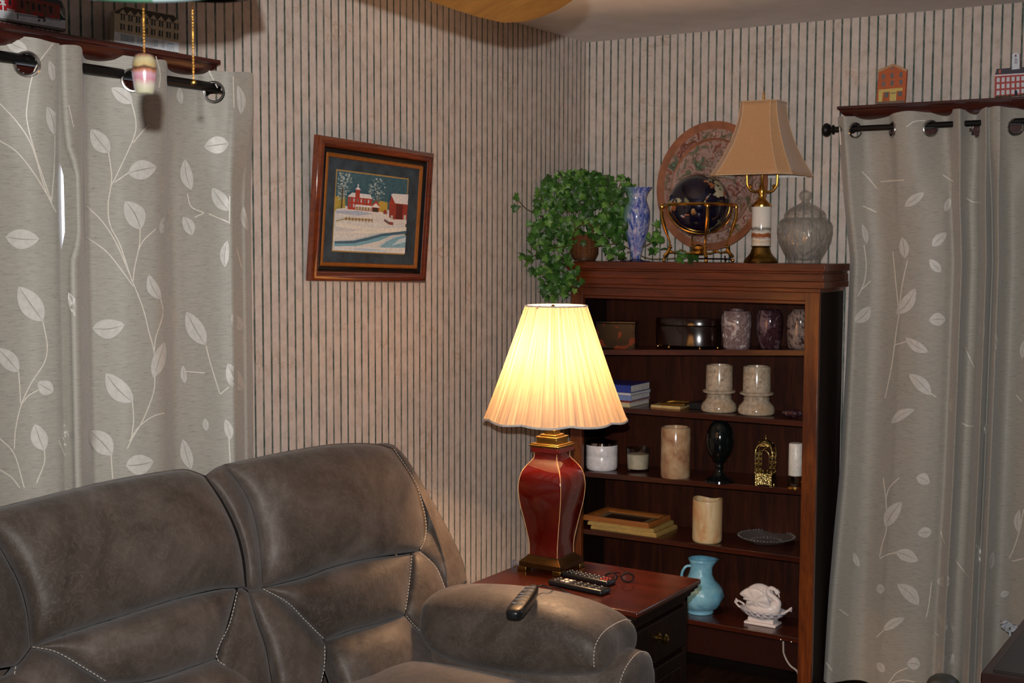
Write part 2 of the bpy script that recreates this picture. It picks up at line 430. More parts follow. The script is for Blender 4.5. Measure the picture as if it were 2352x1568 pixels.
vn_all = [(L4(v)) for v in [[(0, 225), (60, 290), (110, 370), (150, 500), (178, 570), (197, 605)], [(0, 355), (60, 395), (120, 470), (176, 562)], [(185, 15), (120, 110), (95, 230), (97, 300), (130, 420), (182, 572)],
 [(192, 335), (190, 440), (181, 560)], [(150, 985), (165, 1070), (155, 1130), (110, 1200), (75, 1275), (55, 1360), (50, 1430)], [(65, 1162), (70, 1230), (72, 1272)], [(135, 1225), (100, 1245), (75, 1275)],
 [(0, 1395), (50, 1450), (85, 1568)], [(155, 1437), (155, 1480), (128, 1550)], [(0, 1505), (40, 1530), (70, 1568)], [(460, 220), (475, 290), (465, 350), (405, 480), (388, 512)], [(380, 398), (390, 470), (388, 510), (378, 580), (385, 650), (420, 720), (463, 850)],
 [(450, 466), (400, 500)], [(520, 300), (500, 320), (465, 362)], [(490, 662), (487, 720), (470, 800), (465, 848)], [(545, 662), (500, 705), (482, 742)], [(300, 580), (360, 640), (410, 720), (463, 846)], [(300, 690), (370, 740), (420, 800), (465, 862)],
 [(465, 850), (500, 940), (520, 1020), (538, 1090), (541, 1180), (535, 1240), (500, 1330), (465, 1390), (445, 1430)], [(562, 908), (570, 960), (545, 1040), (539, 1090)], [(463, 1266), (467, 1330), (460, 1390)],
 [(585, 1303), (530, 1320), (480, 1360), (452, 1405)], [(388, 1450), (394, 1535)], [(655, 540), (668, 585), (712, 606)], [(680, 622), (712, 608)], [(720, 1070), (735, 1130), (768, 1238)], [(645, 1160), (716, 1166)], [(800, 1215), (770, 1240)],
 [(803, 548), (802, 645)], [(545, 60), (560, 120), (556, 170)], [(820, 700), (845, 800)], [(815, 130), (818, 240)], [(725, 100), (760, 170)], [(800, 1395), (805, 1480)], [(205, 1400), (235, 1475)], [(240, 230), (262, 320), (288, 365)], [(730, 610), (800, 640)]]]
lvA = [l for l in lv_all if (l[0][0]+l[1][0])/2 < 146]; lvB = [l for l in lv_all if (l[0][0]+l[1][0])/2 >= 146]
vnA = [v for v in vn_all if v[0][0] < 140]; vnB = [v for v in vn_all if v[0][0] >= 140]
def shL(a, z): return 0, -.035*(1-smooth(.88, 1.0, z))
def shB(a, z): return .0185*(1-smooth(-2.67, -2.60, a))*smooth(1.55, 1.62, z)*(1-smooth(1.76, 1.83, z)), shL(a, z)[1]
ROD_L = (.10, 2.006); ROD_R = (.095, 2.016)
cA = Curtain(True, [(-330, .09, .13), (-260, .13, .075), (-190, .09, .075), (-120, .13, .13), (-60, .11, .125), (-10, .10, .075), (30, .10, .078), (58, .105, .105), (90, .115, .128), (125, .12, .13), (138, .11, .12), (144, .085, .095)], 600, 2.052, .02, ROD_L[0], shL)
cA.build('pale grey leaf-patterned curtain panel at the far left edge, left of the bright gap', [(52, 142)], lvA, vnA, 'leaf-patterned curtains')
cB = Curtain(True, [(151, .100, .090), (157, .125, .108), (166, .145, .13), (180, .145, .132), (192, .12, .125), (202, .085, .085), (220, .085, .074), (260, .10, .078), (292, .115, .10), (325, .125, .128), (360, .13, .13), (382, .115, .122), (392, .08, .085), (420, .08, .074), (455, .09, .078), (484, .10, .10), (505, .11, .135), (520, .12, .145), (534, .13, .148), (546, .115, .148), (556, .10, .146), (566, .10, .128), (577, .07, .085)], 600, 2.048, .02, ROD_L[0], shB)
cB.build('pale grey leaf-patterned curtain panel on the left window, hanging beside the framed picture', [(292, 180), (484, 207)], lvB, vnB, 'leaf-patterned curtains')
def L5(pts): return [(1880+x/1.96, 200+y/1.96) for x, y in pts]
def L7(pts): return [(1880+x/3.35, 1100+y/3.35) for x, y in pts]
lvR = [(L5([a])[0], L5([b])[0], w_/1.96) for a, b, w_ in [((196, 616), (217, 706), 30), ((476, 475), (388, 537), 46), ((376, 676), (390, 768), 50), ((576, 655), (512, 716), 50), ((500, 775), (552, 832), 46), ((436, 905), (352, 1022), 66), ((233, 988), (163, 1057), 62),
 ((392, 1128), (492, 1192), 52), ((498, 1050), (572, 1045), 66), ((408, 1292), (506, 1384), 64), ((432, 1450), (328, 1512), 48), ((592, 498), (570, 560), 34), ((740, 1040), (740, 1134), 28), ((786, 1088), (802, 1184), 32), ((600, 1400), (602, 1466), 24), ((733, 1488), (745, 1562), 26), ((925, 1140), (918, 1220), 30)]]
lvR += [(L7([a])[0], L7([b])[0], w_/3.35) for a, b, w_ in [((640, 175), (515, 368), 118), ((762, 420), (872, 400), 92), ((766, 630), (596, 560), 108), ((512, 840), (445, 850), 84), ((606, 808), (772, 965), 116), ((662, 1068), (498, 1162), 78), ((912, 785), (1024, 785), 112), ((918, 1028), (1034, 1182), 104),
 ((680, 1420), (784, 1430), 108), ((1035, 1338), (950, 1505), 128), ((1215, 495), (1262, 660), 48), ((1345, 558), (1328, 690), 52), ((1545, 235), (1535, 405), 60), ((272, 565), (312, 674), 48), ((855, 30), (755, -20), 100), ((452, 1410), (505, 1485), 66), ((1465, 870), (1400, 900), 60)]]
vnR = [L5(v) for v in [[(195, 380), (225, 410), (262, 455)], [(200, 535), (260, 562)], [(205, 710), (215, 800), (205, 880), (178, 940)], [(235, 872), (190, 915)], [(400, 780), (375, 900), (362, 1020), (350, 1100)], [(345, 1160), (395, 1145)], [(500, 1375), (530, 1395)], [(350, 1100), (330, 1250), (300, 1400)],
 [(280, 425), (385, 418)], [(560, 395), (606, 425)], [(395, 180), (430, 155), (480, 150)], [(655, 490), (690, 515), (740, 520)], [(625, 960), (622, 1080), (632, 1130)], [(610, 1480), (660, 1520), (700, 1525)], [(640, 1130), (700, 1260)], [(890, 1385), (915, 1415)], [(95, 180), (100, 260)], [(130, 1180), (135, 1240)], [(335, 740), (350, 900), (362, 1010)]]]
vnR += [L7(v) for v in [[(620, -10), (550, 60), (520, 150), (525, 260), (520, 400), (490, 500), (470, 600)], [(470, 612), (530, 580), (600, 565)], [(498, -10), (518, 150)], [(540, 1568), (600, 1490), (690, 1450)], [(560, 1565), (650, 1545), (740, 1560)], [(892, 1183), (960, 1220), (1040, 1240)], [(940, 400), (965, 480), (1012, 565)],
 [(500, 1165), (445, 1215)], [(1580, 230), (1545, 400), (1500, 540), (1465, 610)], [(1490, 632), (1580, 610)], [(1215, 1400), (1260, 1480)], [(60, 1410), (105, 1475)], [(1240, 960), (1225, 1070)], [(1050, 620), (1160, 760)], [(160, 1000), (230, 1050)], [(870, 790), (850, 960), (830, 1060)]]]
def shR(a, z):
    w_ = 1-smooth(1.10, 1.75, a)*.75
    dx = np.interp(z, [0, .35, .8, 1.2, 1.55, 1.75, 2.05], [-.045, -.035, -.012, -.002, .004, -.022, -.050])
    w2 = 1-smooth(1.08, 1.22, a)
    return dx*w_, np.interp(z, [0, .3, .7, 1.2], [.06, .045, .015, 0])*w2
cR = Curtain(False, [(1950, .05, .06), (1954, .10, .10), (1964, .12, .125), (1984, .10, .10), (2004, .08, .07), (2030, .075, .066), (2060, .10, .085), (2076, .115, .125), (2110, .125, .13), (2142, .12, .10), (2170, .105, .066), (2190, .085, .072), (2198, .12, .115), (2207, .155, .14), (2216, .125, .128), (2224, .075, .105), (2236, .065, .072), (2248, .075, .066), (2256, .12, .11), (2264, .155, .14), (2272, .12, .125), (2277, .08, .12), (2284, .13, .135), (2293, .16, .14), (2303, .12, .128), (2318, .085, .11), (2335, .08, .095), (2365, .10, .068), (2400, .12, .07), (2430, .12, .13), (2480, .08, .13), (2530, .12, .07), (2580, .09, .09)], 600, 2.062, .02, ROD_R[0], shR)
cR.build('grey leaf-patterned curtain panel hanging at the right edge beside the bookcase', [(1965, 296), (2052, 294), (2138, 291), (2240, 292), (2333, 288)], lvR, vnR, 'leaf-patterned curtains')
def rod(label, left, s0, s1, fin):
    d, z = ROD_L if left else ROD_R
    q = (lambda s, dd=0, zz=0: (d+dd, s, z+zz)) if left else (lambda s, dd=0, zz=0: (s, -d-dd, z+zz))
    r = thing('curtain_rod', label, 'curtain rod', q(s0), None)
    obj('pole', MB().tube([q(s0), q(s1)], .0125 if left else .0105, 20), M['black_metal'], r)
    sg, e = fin
    pr = [(.011, 0), (.017, .004), (.017, .009), (.010, .014), (.010, .018), (.019, .024), (.0245, .036), (.0245, .046), (.018, .058), (.004, .064)]
    mb = MB(); rows = []
    for (rr, hh) in pr:
        rows.append([q(e+sg*hh, rr*math.cos(a), rr*math.sin(a)) for a in np.linspace(0, 2*PI, 24, endpoint=False)])
    mb.grid(rows, cv=True); mb.f.append(tuple(len(mb.v)-24+i for i in range(24))); mb.m.append(0)
    obj('finial', mb, M['black_metal'], r)
    br = MB(); sb = e-sg*.045
    br.tube([q(sb, -d+.005, 0), q(sb, -.02, 0)], .006, 10); br.tube([q(sb, -d+.0, .012), q(sb, -d+.008, .012)], .022, 16)
    br.tube([q(sb, .0138*math.cos(a)+0, .0138*math.sin(a)-.0) for a in np.linspace(-PI, 0.2, 12)], .003, 6)
    obj('bracket', br, M['black_metal'], r)
    return r
rod('black curtain rod with round finial over the left window', True, -3.6, -2.093, (.62, -2.093))
rod('black curtain rod with knobbed finial over the right window, beside the bookcase', False, 2.8, 1.068, (-.72, 1.068))

# ------------------------------------------------------------------ sofa
SB = np.array([.24, 0, 1.04]); SN = np.array([.926, 0, .377])
def onback(px, py, h):      # point of the reclined back, raised h from its base plane
    r = ray(px, py); t = ((SB-CAM)@SN+h)/(r@SN); return CAM+t*r
def fprof(u, p): return max(0., 1-abs(2*u-1)**p)**.5
def puff(top, right, bot, left, T, pu=3.2, pv=3.0, n=26, m=18, back=.055, base=0., wr=.0, seed=1, sag=None):
    T_, B_, L_, R_ = cr(top, n), cr(bot, n), cr(left, m), cr(right, m)
    rows = []; rg = random.Random(seed); ph = [rg.uniform(0, 6) for _ in range(6)]
    for j in range(m):
        v = j/(m-1); v2 = .5-.5*math.cos(PI*v); v2 = .5*v+.5*v2; row = []
        for i in range(n):
            u = i/(n-1); u2 = .5*u+.5*(.5-.5*math.cos(PI*u))
            def at(A, q):
                k = q*(len(A)-1); a = int(min(k, len(A)-2)); return A[a]+(A[a+1]-A[a])*(k-a)
            p = (1-v2)*at(T_, u2)+v2*at(B_, u2)+(1-u2)*at(L_, v2)+u2*at(R_, v2)-((1-u2)*(1-v2)*T_[0]+u2*(1-v2)*T_[-1]+(1-u2)*v2*B_[0]+u2*v2*B_[-1])
            h = T*fprof(u2, pu)*fprof(v2, pv)
            if wr: h += wr*fprof(u2, 2)*fprof(v2, 2)*(math.sin(u2*19+ph[0]+2*math.sin(v2*5+ph[1]))*.5+math.sin(u2*31+v2*9+ph[2])*.3)
            row.append(onback(p[0], p[1], base+h))
        rows.append(row)
    mb = MB(); mb.grid(rows)
    # rounded back: shrink the rim slightly and push it behind
    rim = [rows[0][i] for i in range(n)]+[rows[j][-1] for j in range(1, m)]+[rows[-1][i] for i in range(n-2, -1, -1)]+[rows[j][0] for j in range(m-2, 0, -1)]
    c = sum(rim)/len(rim); r0 = rim; idx = [rim]
    for q, s_ in ((.25, .985), (.6, .96), (1, .90)):
        idx.append([c+(p-c)*s_-SN*back*q for p in r0])
    mb.grid(idx, cv=True)
    mb.f.append(tuple(len(mb.v)-len(rim)+i for i in range(len(rim)))); mb.m.append(0)
    bm = bmesh.new(); vv = [bm.verts.new(p) for p in mb.v]
    for f in mb.f:
        try: bm.faces.new([vv[i] for i in f])
        except ValueError: pass
    bmesh.ops.remove_doubles(bm, verts=bm.verts, dist=.0004); bm.verts.index_update()
    mb.v = [tuple(v.co) for v in bm.verts]; mb.f = [tuple(v.index for v in f.verts) for f in bm.faces]; mb.m = [0]*len(mb.f); bm.free()
    return mb
SOFA = thing('sofa', 'brown grey suede reclining sofa with pale stitching under the left window', 'sofa', (.75, -2.6, 0))
def stitches(mb, pts3, r=.0011, step=.0095, on=.6):
    p = np.array(pts3); L = np.concatenate([[0], np.cumsum(np.linalg.norm(np.diff(p, axis=0), axis=1))])
    q = 0
    while q+step*on < L[-1]:
        a = [np.interp(q, L, p[:, k]) for k in range(3)]; b = [np.interp(q+step*on, L, p[:, k]) for k in range(3)]
        mb.tube([a, b], r, 5); q += step
H = {}
def cush(name, *a, **k):
    o = obj(name, puff(*a, **k), M['sofa'], SOFA, sharp=3); return o
# section nearer the camera (left in view)
A_l = [(-60, 1176), (-10, 1238), (29, 1303), (52, 1352), (67, 1415), (72, 1487)]
A_r = [(472, 1092), (512, 1150), (546, 1220), (563, 1290), (567, 1347)]
cush('headrest', [(-60, 1176), (0, 1163), (130, 1131), (260, 1101), (380, 1081), (430, 1077), (472, 1092)], A_r, [(72, 1487), (150, 1457), (290, 1412), (400, 1377), (500, 1352), (567, 1347)], A_l, .085, wr=.004, seed=2, pu=4, base=.01)
cush('headrest_wing', [(-330, 1230), (-200, 1195), (-60, 1176)], A_l, [(-330, 1600), (-150, 1570), (0, 1534), (40, 1527), (72, 1487)], [(-330, 1230), (-350, 1400), (-330, 1600)], .055, seed=5)
cush('back_cushion', [(72, 1487), (150, 1457), (290, 1412), (400, 1377), (500, 1354), (547, 1351)], [(547, 1351), (530, 1420), (510, 1480), (497, 1512)], [(250, 1572), (350, 1562), (430, 1536), (497, 1512)], [(72, 1487), (130, 1500), (200, 1540), (250, 1572)], .075, pv=2.4, wr=.005, seed=8, base=.01)
cush('side_cushion', [(547, 1351), (558, 1350), (570, 1356)], [(570, 1356), (588, 1420), (612, 1490), (626, 1570), (640, 1640)], [(500, 1650), (570, 1650), (640, 1640)], [(547, 1351), (525, 1430), (497, 1512), (500, 1560), (500, 1650)], .04, seed=3)
cush('side_cushion', [(-20, 1560), (30, 1540), (72, 1487)], [(72, 1487), (130, 1500), (200, 1540), (250, 1572), (300, 1640)], [(-40, 1700), (100, 1700), (300, 1640)], [(-20, 1560), (-30, 1630), (-40, 1700)], .05, seed=4)
cush('lower_cushion', [(250, 1572), (350, 1562), (430, 1536), (497, 1512)], [(497, 1512), (560, 1545), (590, 1580), (600, 1660)], [(280, 1760), (450, 1720), (600, 1660)], [(250, 1572), (270, 1650), (280, 1760)], .08, wr=.004, seed=6, base=.01)
# section beside the arm
B_l = [(514, 1066), (556, 1120), (580, 1171), (594, 1235), (600, 1293), (603, 1349)]
B_r = [(905, 1030), (949, 1098), (966, 1142), (978, 1195), (977, 1235), (963, 1265)]
cush('headrest', [(514, 1066), (636, 1040), (733, 1023), (782, 1018), (856, 1018), (905, 1030)], B_r, [(603, 1350), (700, 1326), (760, 1304), (850, 1282), (963, 1265)], B_l, .085, wr=.004, seed=12, pu=3.6, base=.012)
cush('headrest_wing', [(472, 1092), (492, 1076), (514, 1066)], B_l, [(567, 1347), (585, 1354), (603, 1349)], A_r, .035, pu=2, seed=7, base=.01)
B_out = [(905, 1022), (930, 1046), (965, 1102), (1003, 1167), (1042, 1240), (1064, 1290), (1073, 1335)]
cush('headrest_wing', [(860, 1019), (885, 1017), (905, 1022)], B_out, [(963, 1265), (1000, 1300), (1022, 1345), (1030, 1376), (1050, 1362), (1073, 1335)], [(860, 1019), (905, 1030), (949, 1098), (978, 1195), (963, 1265)], .03, pu=2.4, pv=2.4, seed=9, back=.09, base=-.01)
L1r = [(948, 1271), (942, 1340), (931, 1412)]
cush('back_cushion', [(603, 1350), (700, 1326), (760, 1304), (850, 1282), (948, 1271)], L1r, [(747, 1471), (800, 1450), (860, 1434), (931, 1412)], [(603, 1350), (660, 1383), (702, 1425), (747, 1471)], .07, pv=2.4, wr=.006, seed=21, base=.01)
cush('side_cushion', [(948, 1271), (955, 1266), (963, 1265)], [(963, 1265), (1002, 1300), (1022, 1345), (1027, 1376), (1016, 1420), (990, 1465)], [(931, 1412), (958, 1442), (990, 1465)], L1r, .035, pu=2.2, pv=2.2, seed=22, base=.012)
cush('lower_cushion', [(747, 1471), (800, 1450), (860, 1434), (931, 1412)], [(931, 1412), (958, 1442), (990, 1465), (1030, 1530), (1050, 1600)], [(800, 1660), (920, 1640), (1050, 1600)], [(747, 1471), (765, 1530), (785, 1590), (800, 1660)], .075, pv=2.4, wr=.006, seed=23, base=.01)
cush('side_cushion', [(570, 1355), (585, 1352), (603, 1350)], [(603, 1350), (660, 1383), (702, 1425), (747, 1471), (750, 1510), (738, 1580), (740, 1650)], [(650, 1690), (700, 1680), (740, 1650)], [(570, 1355), (590, 1420), (617, 1490), (634, 1570), (650, 1690)], .045, pu=2.4, seed=24)
st = MB()
def seam(pts, h=.012, **k):
    st = MB(); stitches(st, [onback(x, y, h) for x, y in cr(pts, 40)], **k); obj('stitching', st, M['thread'], SOFA)
seam([(75, 1485), (130, 1497), (200, 1537), (250, 1568)], .034); seam([(545, 1360), (528, 1430), (498, 1510), (560, 1545), (590, 1578)], .034)
seam([(605, 1352), (660, 1383), (702, 1425), (745, 1468)], .034); seam([(746, 1484), (745, 1530), (736, 1575)], .045); seam([(933, 1414), (958, 1442), (990, 1467)], .034)
seam([(965, 1267), (1000, 1300), (1020, 1345), (1025, 1372)], .03); seam(B_r, .032); seam([(946, 1275), (940, 1340), (931, 1405)], .026); seam([(36, 1530), (30, 1568)], .03)
def loft(rows, caps=True, mi=0):
    mb = MB(); mb.grid(rows, mi, cv=True)
    if caps:
        k = len(rows[0]); mb.f.append(tuple(range(k))); mb.m.append(mi); mb.f.append(tuple(len(mb.v)-k+i for i in range(k))); mb.m.append(mi)
    return mb
# arm pad: cross sections along x
def armsec(x, y0, y1, zb, zt, p=2.6, k=40, lean=0.):
    r = []; yc = (y0+y1)/2; zc = (zb+zt)/2
    for i in range(k):
        a = 2*PI*i/k; c, s = math.cos(a), math.sin(a)
        yy = abs(c)**(2/p)*math.copysign(1, c); zz = abs(s)**(2/p)*math.copysign(1, s)
        r.append((x+lean*zz, yc+(y1-y0)/2*yy, zc+(zt-zb)/2*zz))
    return r
rows = []
for x, y0, y1, zb, zt in [(.46, -1.74, -1.66, .52, .56), (.475, -1.80, -1.635, .49, .61), (.51, -1.845, -1.615, .47, .642), (.58, -1.865, -1.605, .455, .655), (.68, -1.872, -1.60, .45, .668), (.78, -1.872, -1.60, .455, .674), (.88, -1.868, -1.60, .465, .672),
                          (.96, -1.860, -1.60, .48, .660), (1.01, -1.852, -1.60, .49, .645), (1.04, -1.842, -1.605, .50, .628), (1.058, -1.83, -1.612, .51, .610), (1.068, -1.80, -1.63, .53, .59), (1.070, -1.74, -1.68, .55, .57)]:
    rows.append(armsec(x, y0, y1, zb, zt))
rr = cr([sum(r, ()) for r in [tuple(map(tuple, q)) for q in rows]], 13) if False else rows
arm = loft(rows)
a_o = obj('arm_pad', arm, M['sofa'], SOFA, sharp=3, sub=2)
# arm side box with rounded top, its front panel faces the room
def armbox(x): return [(x, -1.83, .08), (x, -1.835, .40), (x, -1.825, .47), (x, -1.79, .525), (x, -1.74, .55), (x, -1.69, .555), (x, -1.64, .535), (x, -1.612, .49), (x, -1.605, .42), (x, -1.605, .08)]
def inset(r, x, k):
    c = (sum(p[1] for p in r)/len(r), .32); return [(x, c[0]+(p[1]-c[0])*k, c[1]+(p[2]-c[1])*k) for p in r]
b0 = armbox(0)
obj('arm_body', loft([inset(b0, .30, 1), inset(b0, 1.085, 1), inset(b0, 1.105, .985), inset(b0, 1.115, .93), inset(b0, 1.118, .8)]), M['sofa'], SOFA, sharp=1.2)
st2 = MB()
stitches(st2, [(p[0], p[1], p[2]) for p in cr([(q[0]+1.107, q[1], q[2]) for q in inset(b0, 0, .975)[1:-1]], 50)], r=.0012)
obj('stitching', st2, M['thread'], SOFA); st2 = MB()
sec_ = armsec(1.049, -1.840, -1.606, .50, .622, k=72); rim = [sec_[i] for i in range(39, 8, -3)]
stitches(st2, [(p[0]+.001, p[1], p[2]) for p in cr([(a, b, c) for a, b, c in rim], 60)], r=.0012)
obj('stitching', st2, M['thread'], SOFA)
# seats, footrest front, frame
for y0, y1 in ((-2.62, -1.88), (-3.40, -2.64)):
    rows = [armsec(x, y0, y1, .30, zt, 5) for x, zt in ((.50, .47), (.52, .50), (.60, .515), (.80, .52), (1.0, .515), (1.08, .50), (1.11, .46), (1.115, .40))]
    obj('seat_cushion', loft(rows), M['sofa'], SOFA, sharp=3, sub=1)
obj('footrest', MB().box(1.04, 1.10, -3.40, -1.86, .09, .36), M['sofa'], SOFA, bevel=.02)
fr = MB(); fr.box(.16, 1.03, -3.40, -1.66, .05, .30)
fr.add([(.17, -3.40, .06), (.36, -3.40, .06), (.36, -1.60, .06), (.17, -1.60, .06), (.15, -3.40, .94), (.20, -3.40, .96), (.20, -1.60, .94), (.15, -1.60, .92)],
       [(0, 3, 2, 1), (4, 5, 6, 7), (0, 1, 5, 4), (1, 2, 6, 5), (2, 3, 7, 6), (3, 0, 4, 7)])
obj('frame', fr, M['sofa'], SOFA, bevel=.015)

# ------------------------------------------------------------------ end table
T0x, T1x, T0y, T1y, TZ = .507, 1.052, -1.598, -1.18, .62
TB = thing('end_table', 'dark cherry end table with a brass-knobbed drawer, beside the sofa arm', 'table', ((T0x+T1x)/2, (T0y+T1y)/2, 0))
tp = MB()
def slab(mb, o, z0, z1): mb.box(T0x-o, T1x+o, T0y-o*.3, T1y+o, z0, z1)
slab(tp, 0, TZ-.016, TZ)
obj('table_top', tp, M['table_top'], TB, bevel=.005, seg=3)
mo = MB(); 
for o_, z0, z1 in ((-.006, TZ-.026, TZ-.016), (-.014, TZ-.036, TZ-.026), (-.022, TZ-.048, TZ-.036)): slab(mo, o_, z0, z1)
obj('moulding', mo, M['table_body'], TB, bevel=.003)
bd = MB(); bx0, bx1, by0, by1 = T0x+.03, T1x-.03, T0y+.01, T1y-.028
bd.box(bx0, bx1-.012, by0, by1, .09, TZ-.048); bd.box(bx1-.012, bx1, by0, by0+.02, .09, TZ-.048); bd.box(bx1-.012, bx1, by1-.02, by1, .09, TZ-.048)
bd.box(bx1-.012, bx1, by0, by1, TZ-.062, TZ-.048); bd.box(bx0-.01, bx1+.01, by0-.003, by1+.01, .0, .09)
obj('cabinet_body', bd, M['table_body'], TB, bevel=.002)
dr = obj('drawer', MB().box(bx1-.012, bx1+.006, by0+.024, by1-.024, .43, TZ-.07), M['table_body'], TB, bevel=.004)
kp = P(1522, 1466, x=bx1+.02)
kn = MB()
for dy in (0,):
    c = (bx1+.006, kp[1], kp[2]); 
    for (r_, h_) in ((.014, 0), (.014, .003), (.006, .005), (.006, .012), (.013, .017), (.015, .024), (.010, .029), (.001, .030)): kn.v += []
    rows = [[(c[0]+h_, c[1]+r_*math.cos(a), c[2]+r_*math.sin(a)) for a in np.linspace(0, 2*PI, 20, endpoint=False)] for r_, h_ in ((.014, 0), (.014, .003), (.006, .005), (.006, .012), (.013, .017), (.015, .024), (.010, .029), (.001, .030))]
    kn.grid(rows, cv=True)
obj('knob', kn, M['brass_old'], dr)
dd = obj('door', MB().box(bx1-.012, bx1+.006, by0+.024, by1-.024, .11, .415), M['table_body'], TB, bevel=.004)
obj('panel_moulding', MB().tube([(bx1+.006, by0+.06, .15), (bx1+.006, by1-.06, .15), (bx1+.006, by1-.06, .375), (bx1+.006, by0+.06, .375)], .004, 6, closed=True), M['table_body'], dd)

# ------------------------------------------------------------------ lit table lamp
LX, LY = .619, -1.316
M['red_glaze'] = NT('oxblood_glaze'); _t = M['red_glaze']
_t.set(Base_Color=_t.ramp(_t.noise(7, None, 4), [(.3, lin((72, 8, 3))), (.7, lin((98, 14, 5)))]), Roughness=.12, Coat_Weight=.6, Coat_Roughness=.04); M['red_glaze'] = _t.m
M['glaze_edge'] = flat('pale_glaze_edge', (214, 170, 120), .15)
LP = thing('table_lamp', 'lit table lamp with oxblood glazed square urn body and pleated cream shade', 'lamp', (LX, LY, TZ))
kz = depth((LX, LY, 1.0))/F
def lz(py): return P(1268, py, x=LX+.0)[2] if False else P(1270, py, d=3.80)[2]
def sqsec(a, z, r=.0, k=1):
    pts = []
    for q in range(4):
        ang = PI/4+q*PI/2; cx, cy = math.copysign(a-r, math.cos(ang)), math.copysign(a-r, math.sin(ang))
        for t in np.linspace(-PI/4, PI/4, 5): pts.append((LX+cx+r*math.cos(ang+t), LY+cy+r*math.sin(ang+t), z))
    return pts
body = [(1286, .0505), (1272, .050), (1255, .051), (1230, .056), (1200, .0625), (1170, .070), (1140, .0745), (1115, .0745), (1090, .068), (1072, .055), (1060, .043), (1052, .040), (1044, .041)]
bp = cr([(lz(y), a) for y, a in body], 40)
obj('lamp_body', loft([sqsec(a, z, .006) for z, a in bp]), M['red_glaze'], LP, sharp=1.0)
eg = MB()
for sx in (-1, 1):
    for sy in (-1, 1):
        eg.tube([(LX+sx*(a-.0012), LY+sy*(a-.0010), z) for z, a in bp], .0011, 8)
obj('edge_line', eg, M['glaze_edge'], LP)
cp_ = MB()
cp_.box(LX-.048, LX+.048, LY-.048, LY+.048, lz(1044), lz(1030))
obj('collar', cp_, M['red_glaze'], LP, bevel=.003)
bs = MB(); zt_ = lz(1030)
for a, h in ((.051, .006), (.047, .004), (.035, .016), (.037, .004), (.027, .006), (.018, .014)):
    bs.box(LX-a, LX+a, LY-a, LY+a, zt_, zt_+h); zt_ += h
obj('stepped_cap', bs, M['brass_old'], LP, bevel=.0012)
bb = MB(); z0 = lz(1286)
bb.v = []; bb.grid([sqsec(.072, TZ+.014, .002), sqsec(.072, TZ+.028, .002), sqsec(.066, TZ+.034, .002), sqsec(.056, z0-.004, .002), sqsec(.053, z0+.001, .002)], cv=True)
bb.f.append(tuple(range(20))); bb.m.append(0); bb.f.append(tuple(80+i for i in range(20))); bb.m.append(0)
obj('base', bb, flat('bronze_base', (92, 66, 34), .3, .9), LP, sharp=.7)
for sx in (-1, 1):
    for sy in (-1, 1):
        obj('foot', MB().box(LX+sx*.060-.015, LX+sx*.060+.015, LY+sy*.060-.015, LY+sy*.060+.015, TZ, TZ+.014), M['brass_old'], LP, bevel=.002)
# shade
sz0, sz1 = lz(963), lz(703)
SR0, SR1 = .209, .091; SOF = (.010*MW[0, 0], .010*MW[1, 0])
shm = NT('pleated_shade'); tr = shm.n('ShaderNodeBsdfTranslucent'); di = shm.n('ShaderNodeBsdfDiffuse'); mx = shm.n('ShaderNodeMixShader'); mx.inputs[0].default_value = .5
sc_ = shm.n('ShaderNodeSeparateXYZ'); shm.l(shm.n('ShaderNodeTexCoord').outputs['Object'], sc_.inputs[0])
an = shm.math('ARCTAN2', sc_.outputs[1], sc_.outputs[0]); cb_ = shm.n('ShaderNodeCombineXYZ'); shm.l(shm.math('MULTIPLY', an, 7.5), cb_.inputs[0]); shm.l(shm.math('MULTIPLY', sc_.outputs[2], .8), cb_.inputs[1])
pn = shm.noise(2.2, cb_.outputs[0], 6, .75)
shm.l(shm.ramp(pn, [(.36, (.12, .075, .032, 1)), (.50, (.22, .155, .08, 1)), (.62, (.36, .27, .15, 1))]), tr.inputs[0]); di.inputs[0].default_value = (.62, .56, .48, 1)
shm.l(di.outputs[0], mx.inputs[1]); shm.l(tr.outputs[0], mx.inputs[2]); shm.l(mx.outputs[0], shm.out.inputs[0])
mb = MB(); NS = 360; rows = []
NP = 9
def scal(a): return abs(math.sin(a*NP/2+.6))
for j in range(15):
    t = j/14; rb = SR0+(SR1-SR0)*(t**.93); row = []
    for i in range(NS):
        a = 2*PI*i/NS; pl = .0014*math.sin(a*96+.9*math.sin(a*7))+(1-t)*.007*scal(a)+.0016*math.sin(a*17+1)
        r_ = rb+pl; row.append((LX+r_*math.cos(a)+SOF[0], LY+r_*math.sin(a)+SOF[1], sz0+(sz1-sz0)*t-(1-t)**3*.006*scal(a)))
    rows.append(row)
mb.grid(rows, cv=True)
sh = obj('lamp_shade', mb, shm.m, LP, sharp=3, recalc=False, solid=.0)
tm = MB()
tm.tube([rows[0][i] for i in range(0, NS, 2)], .0035, 6, closed=True)
obj('shade_trim', tm, flat('trim_tape', (206, 198, 190), .7), sh)
obj('shade_trim', MB().tube([rows[-1][i] for i in range(0, NS, 2)], .0028, 6, closed=True), flat('trim_tape', (206, 198, 190), .7), sh)
hp = MB(); zc = sz0+.12
hp.tube([(LX, LY, zt_-.005), (LX, LY, zc)], .008, 10)
harp = [(LX+.055*math.cos(a)*1.0, LY, zc+.02+.13*math.sin(a)) for a in np.linspace(-.5, PI+.5, 26)]
hp.tube(harp, .0022, 6)
for q in range(3): hp.tube([(LX, LY, sz1-.012), (LX+SR1*math.cos(q*2*PI/3+.5), LY+SR1*math.sin(q*2*PI/3+.5), sz1-.004)], .0015, 6)
hp.lathe([(.001, 0), (.008, .003), (.009, .010), (.003, .02)], (LX, LY, sz1-.016), 12)
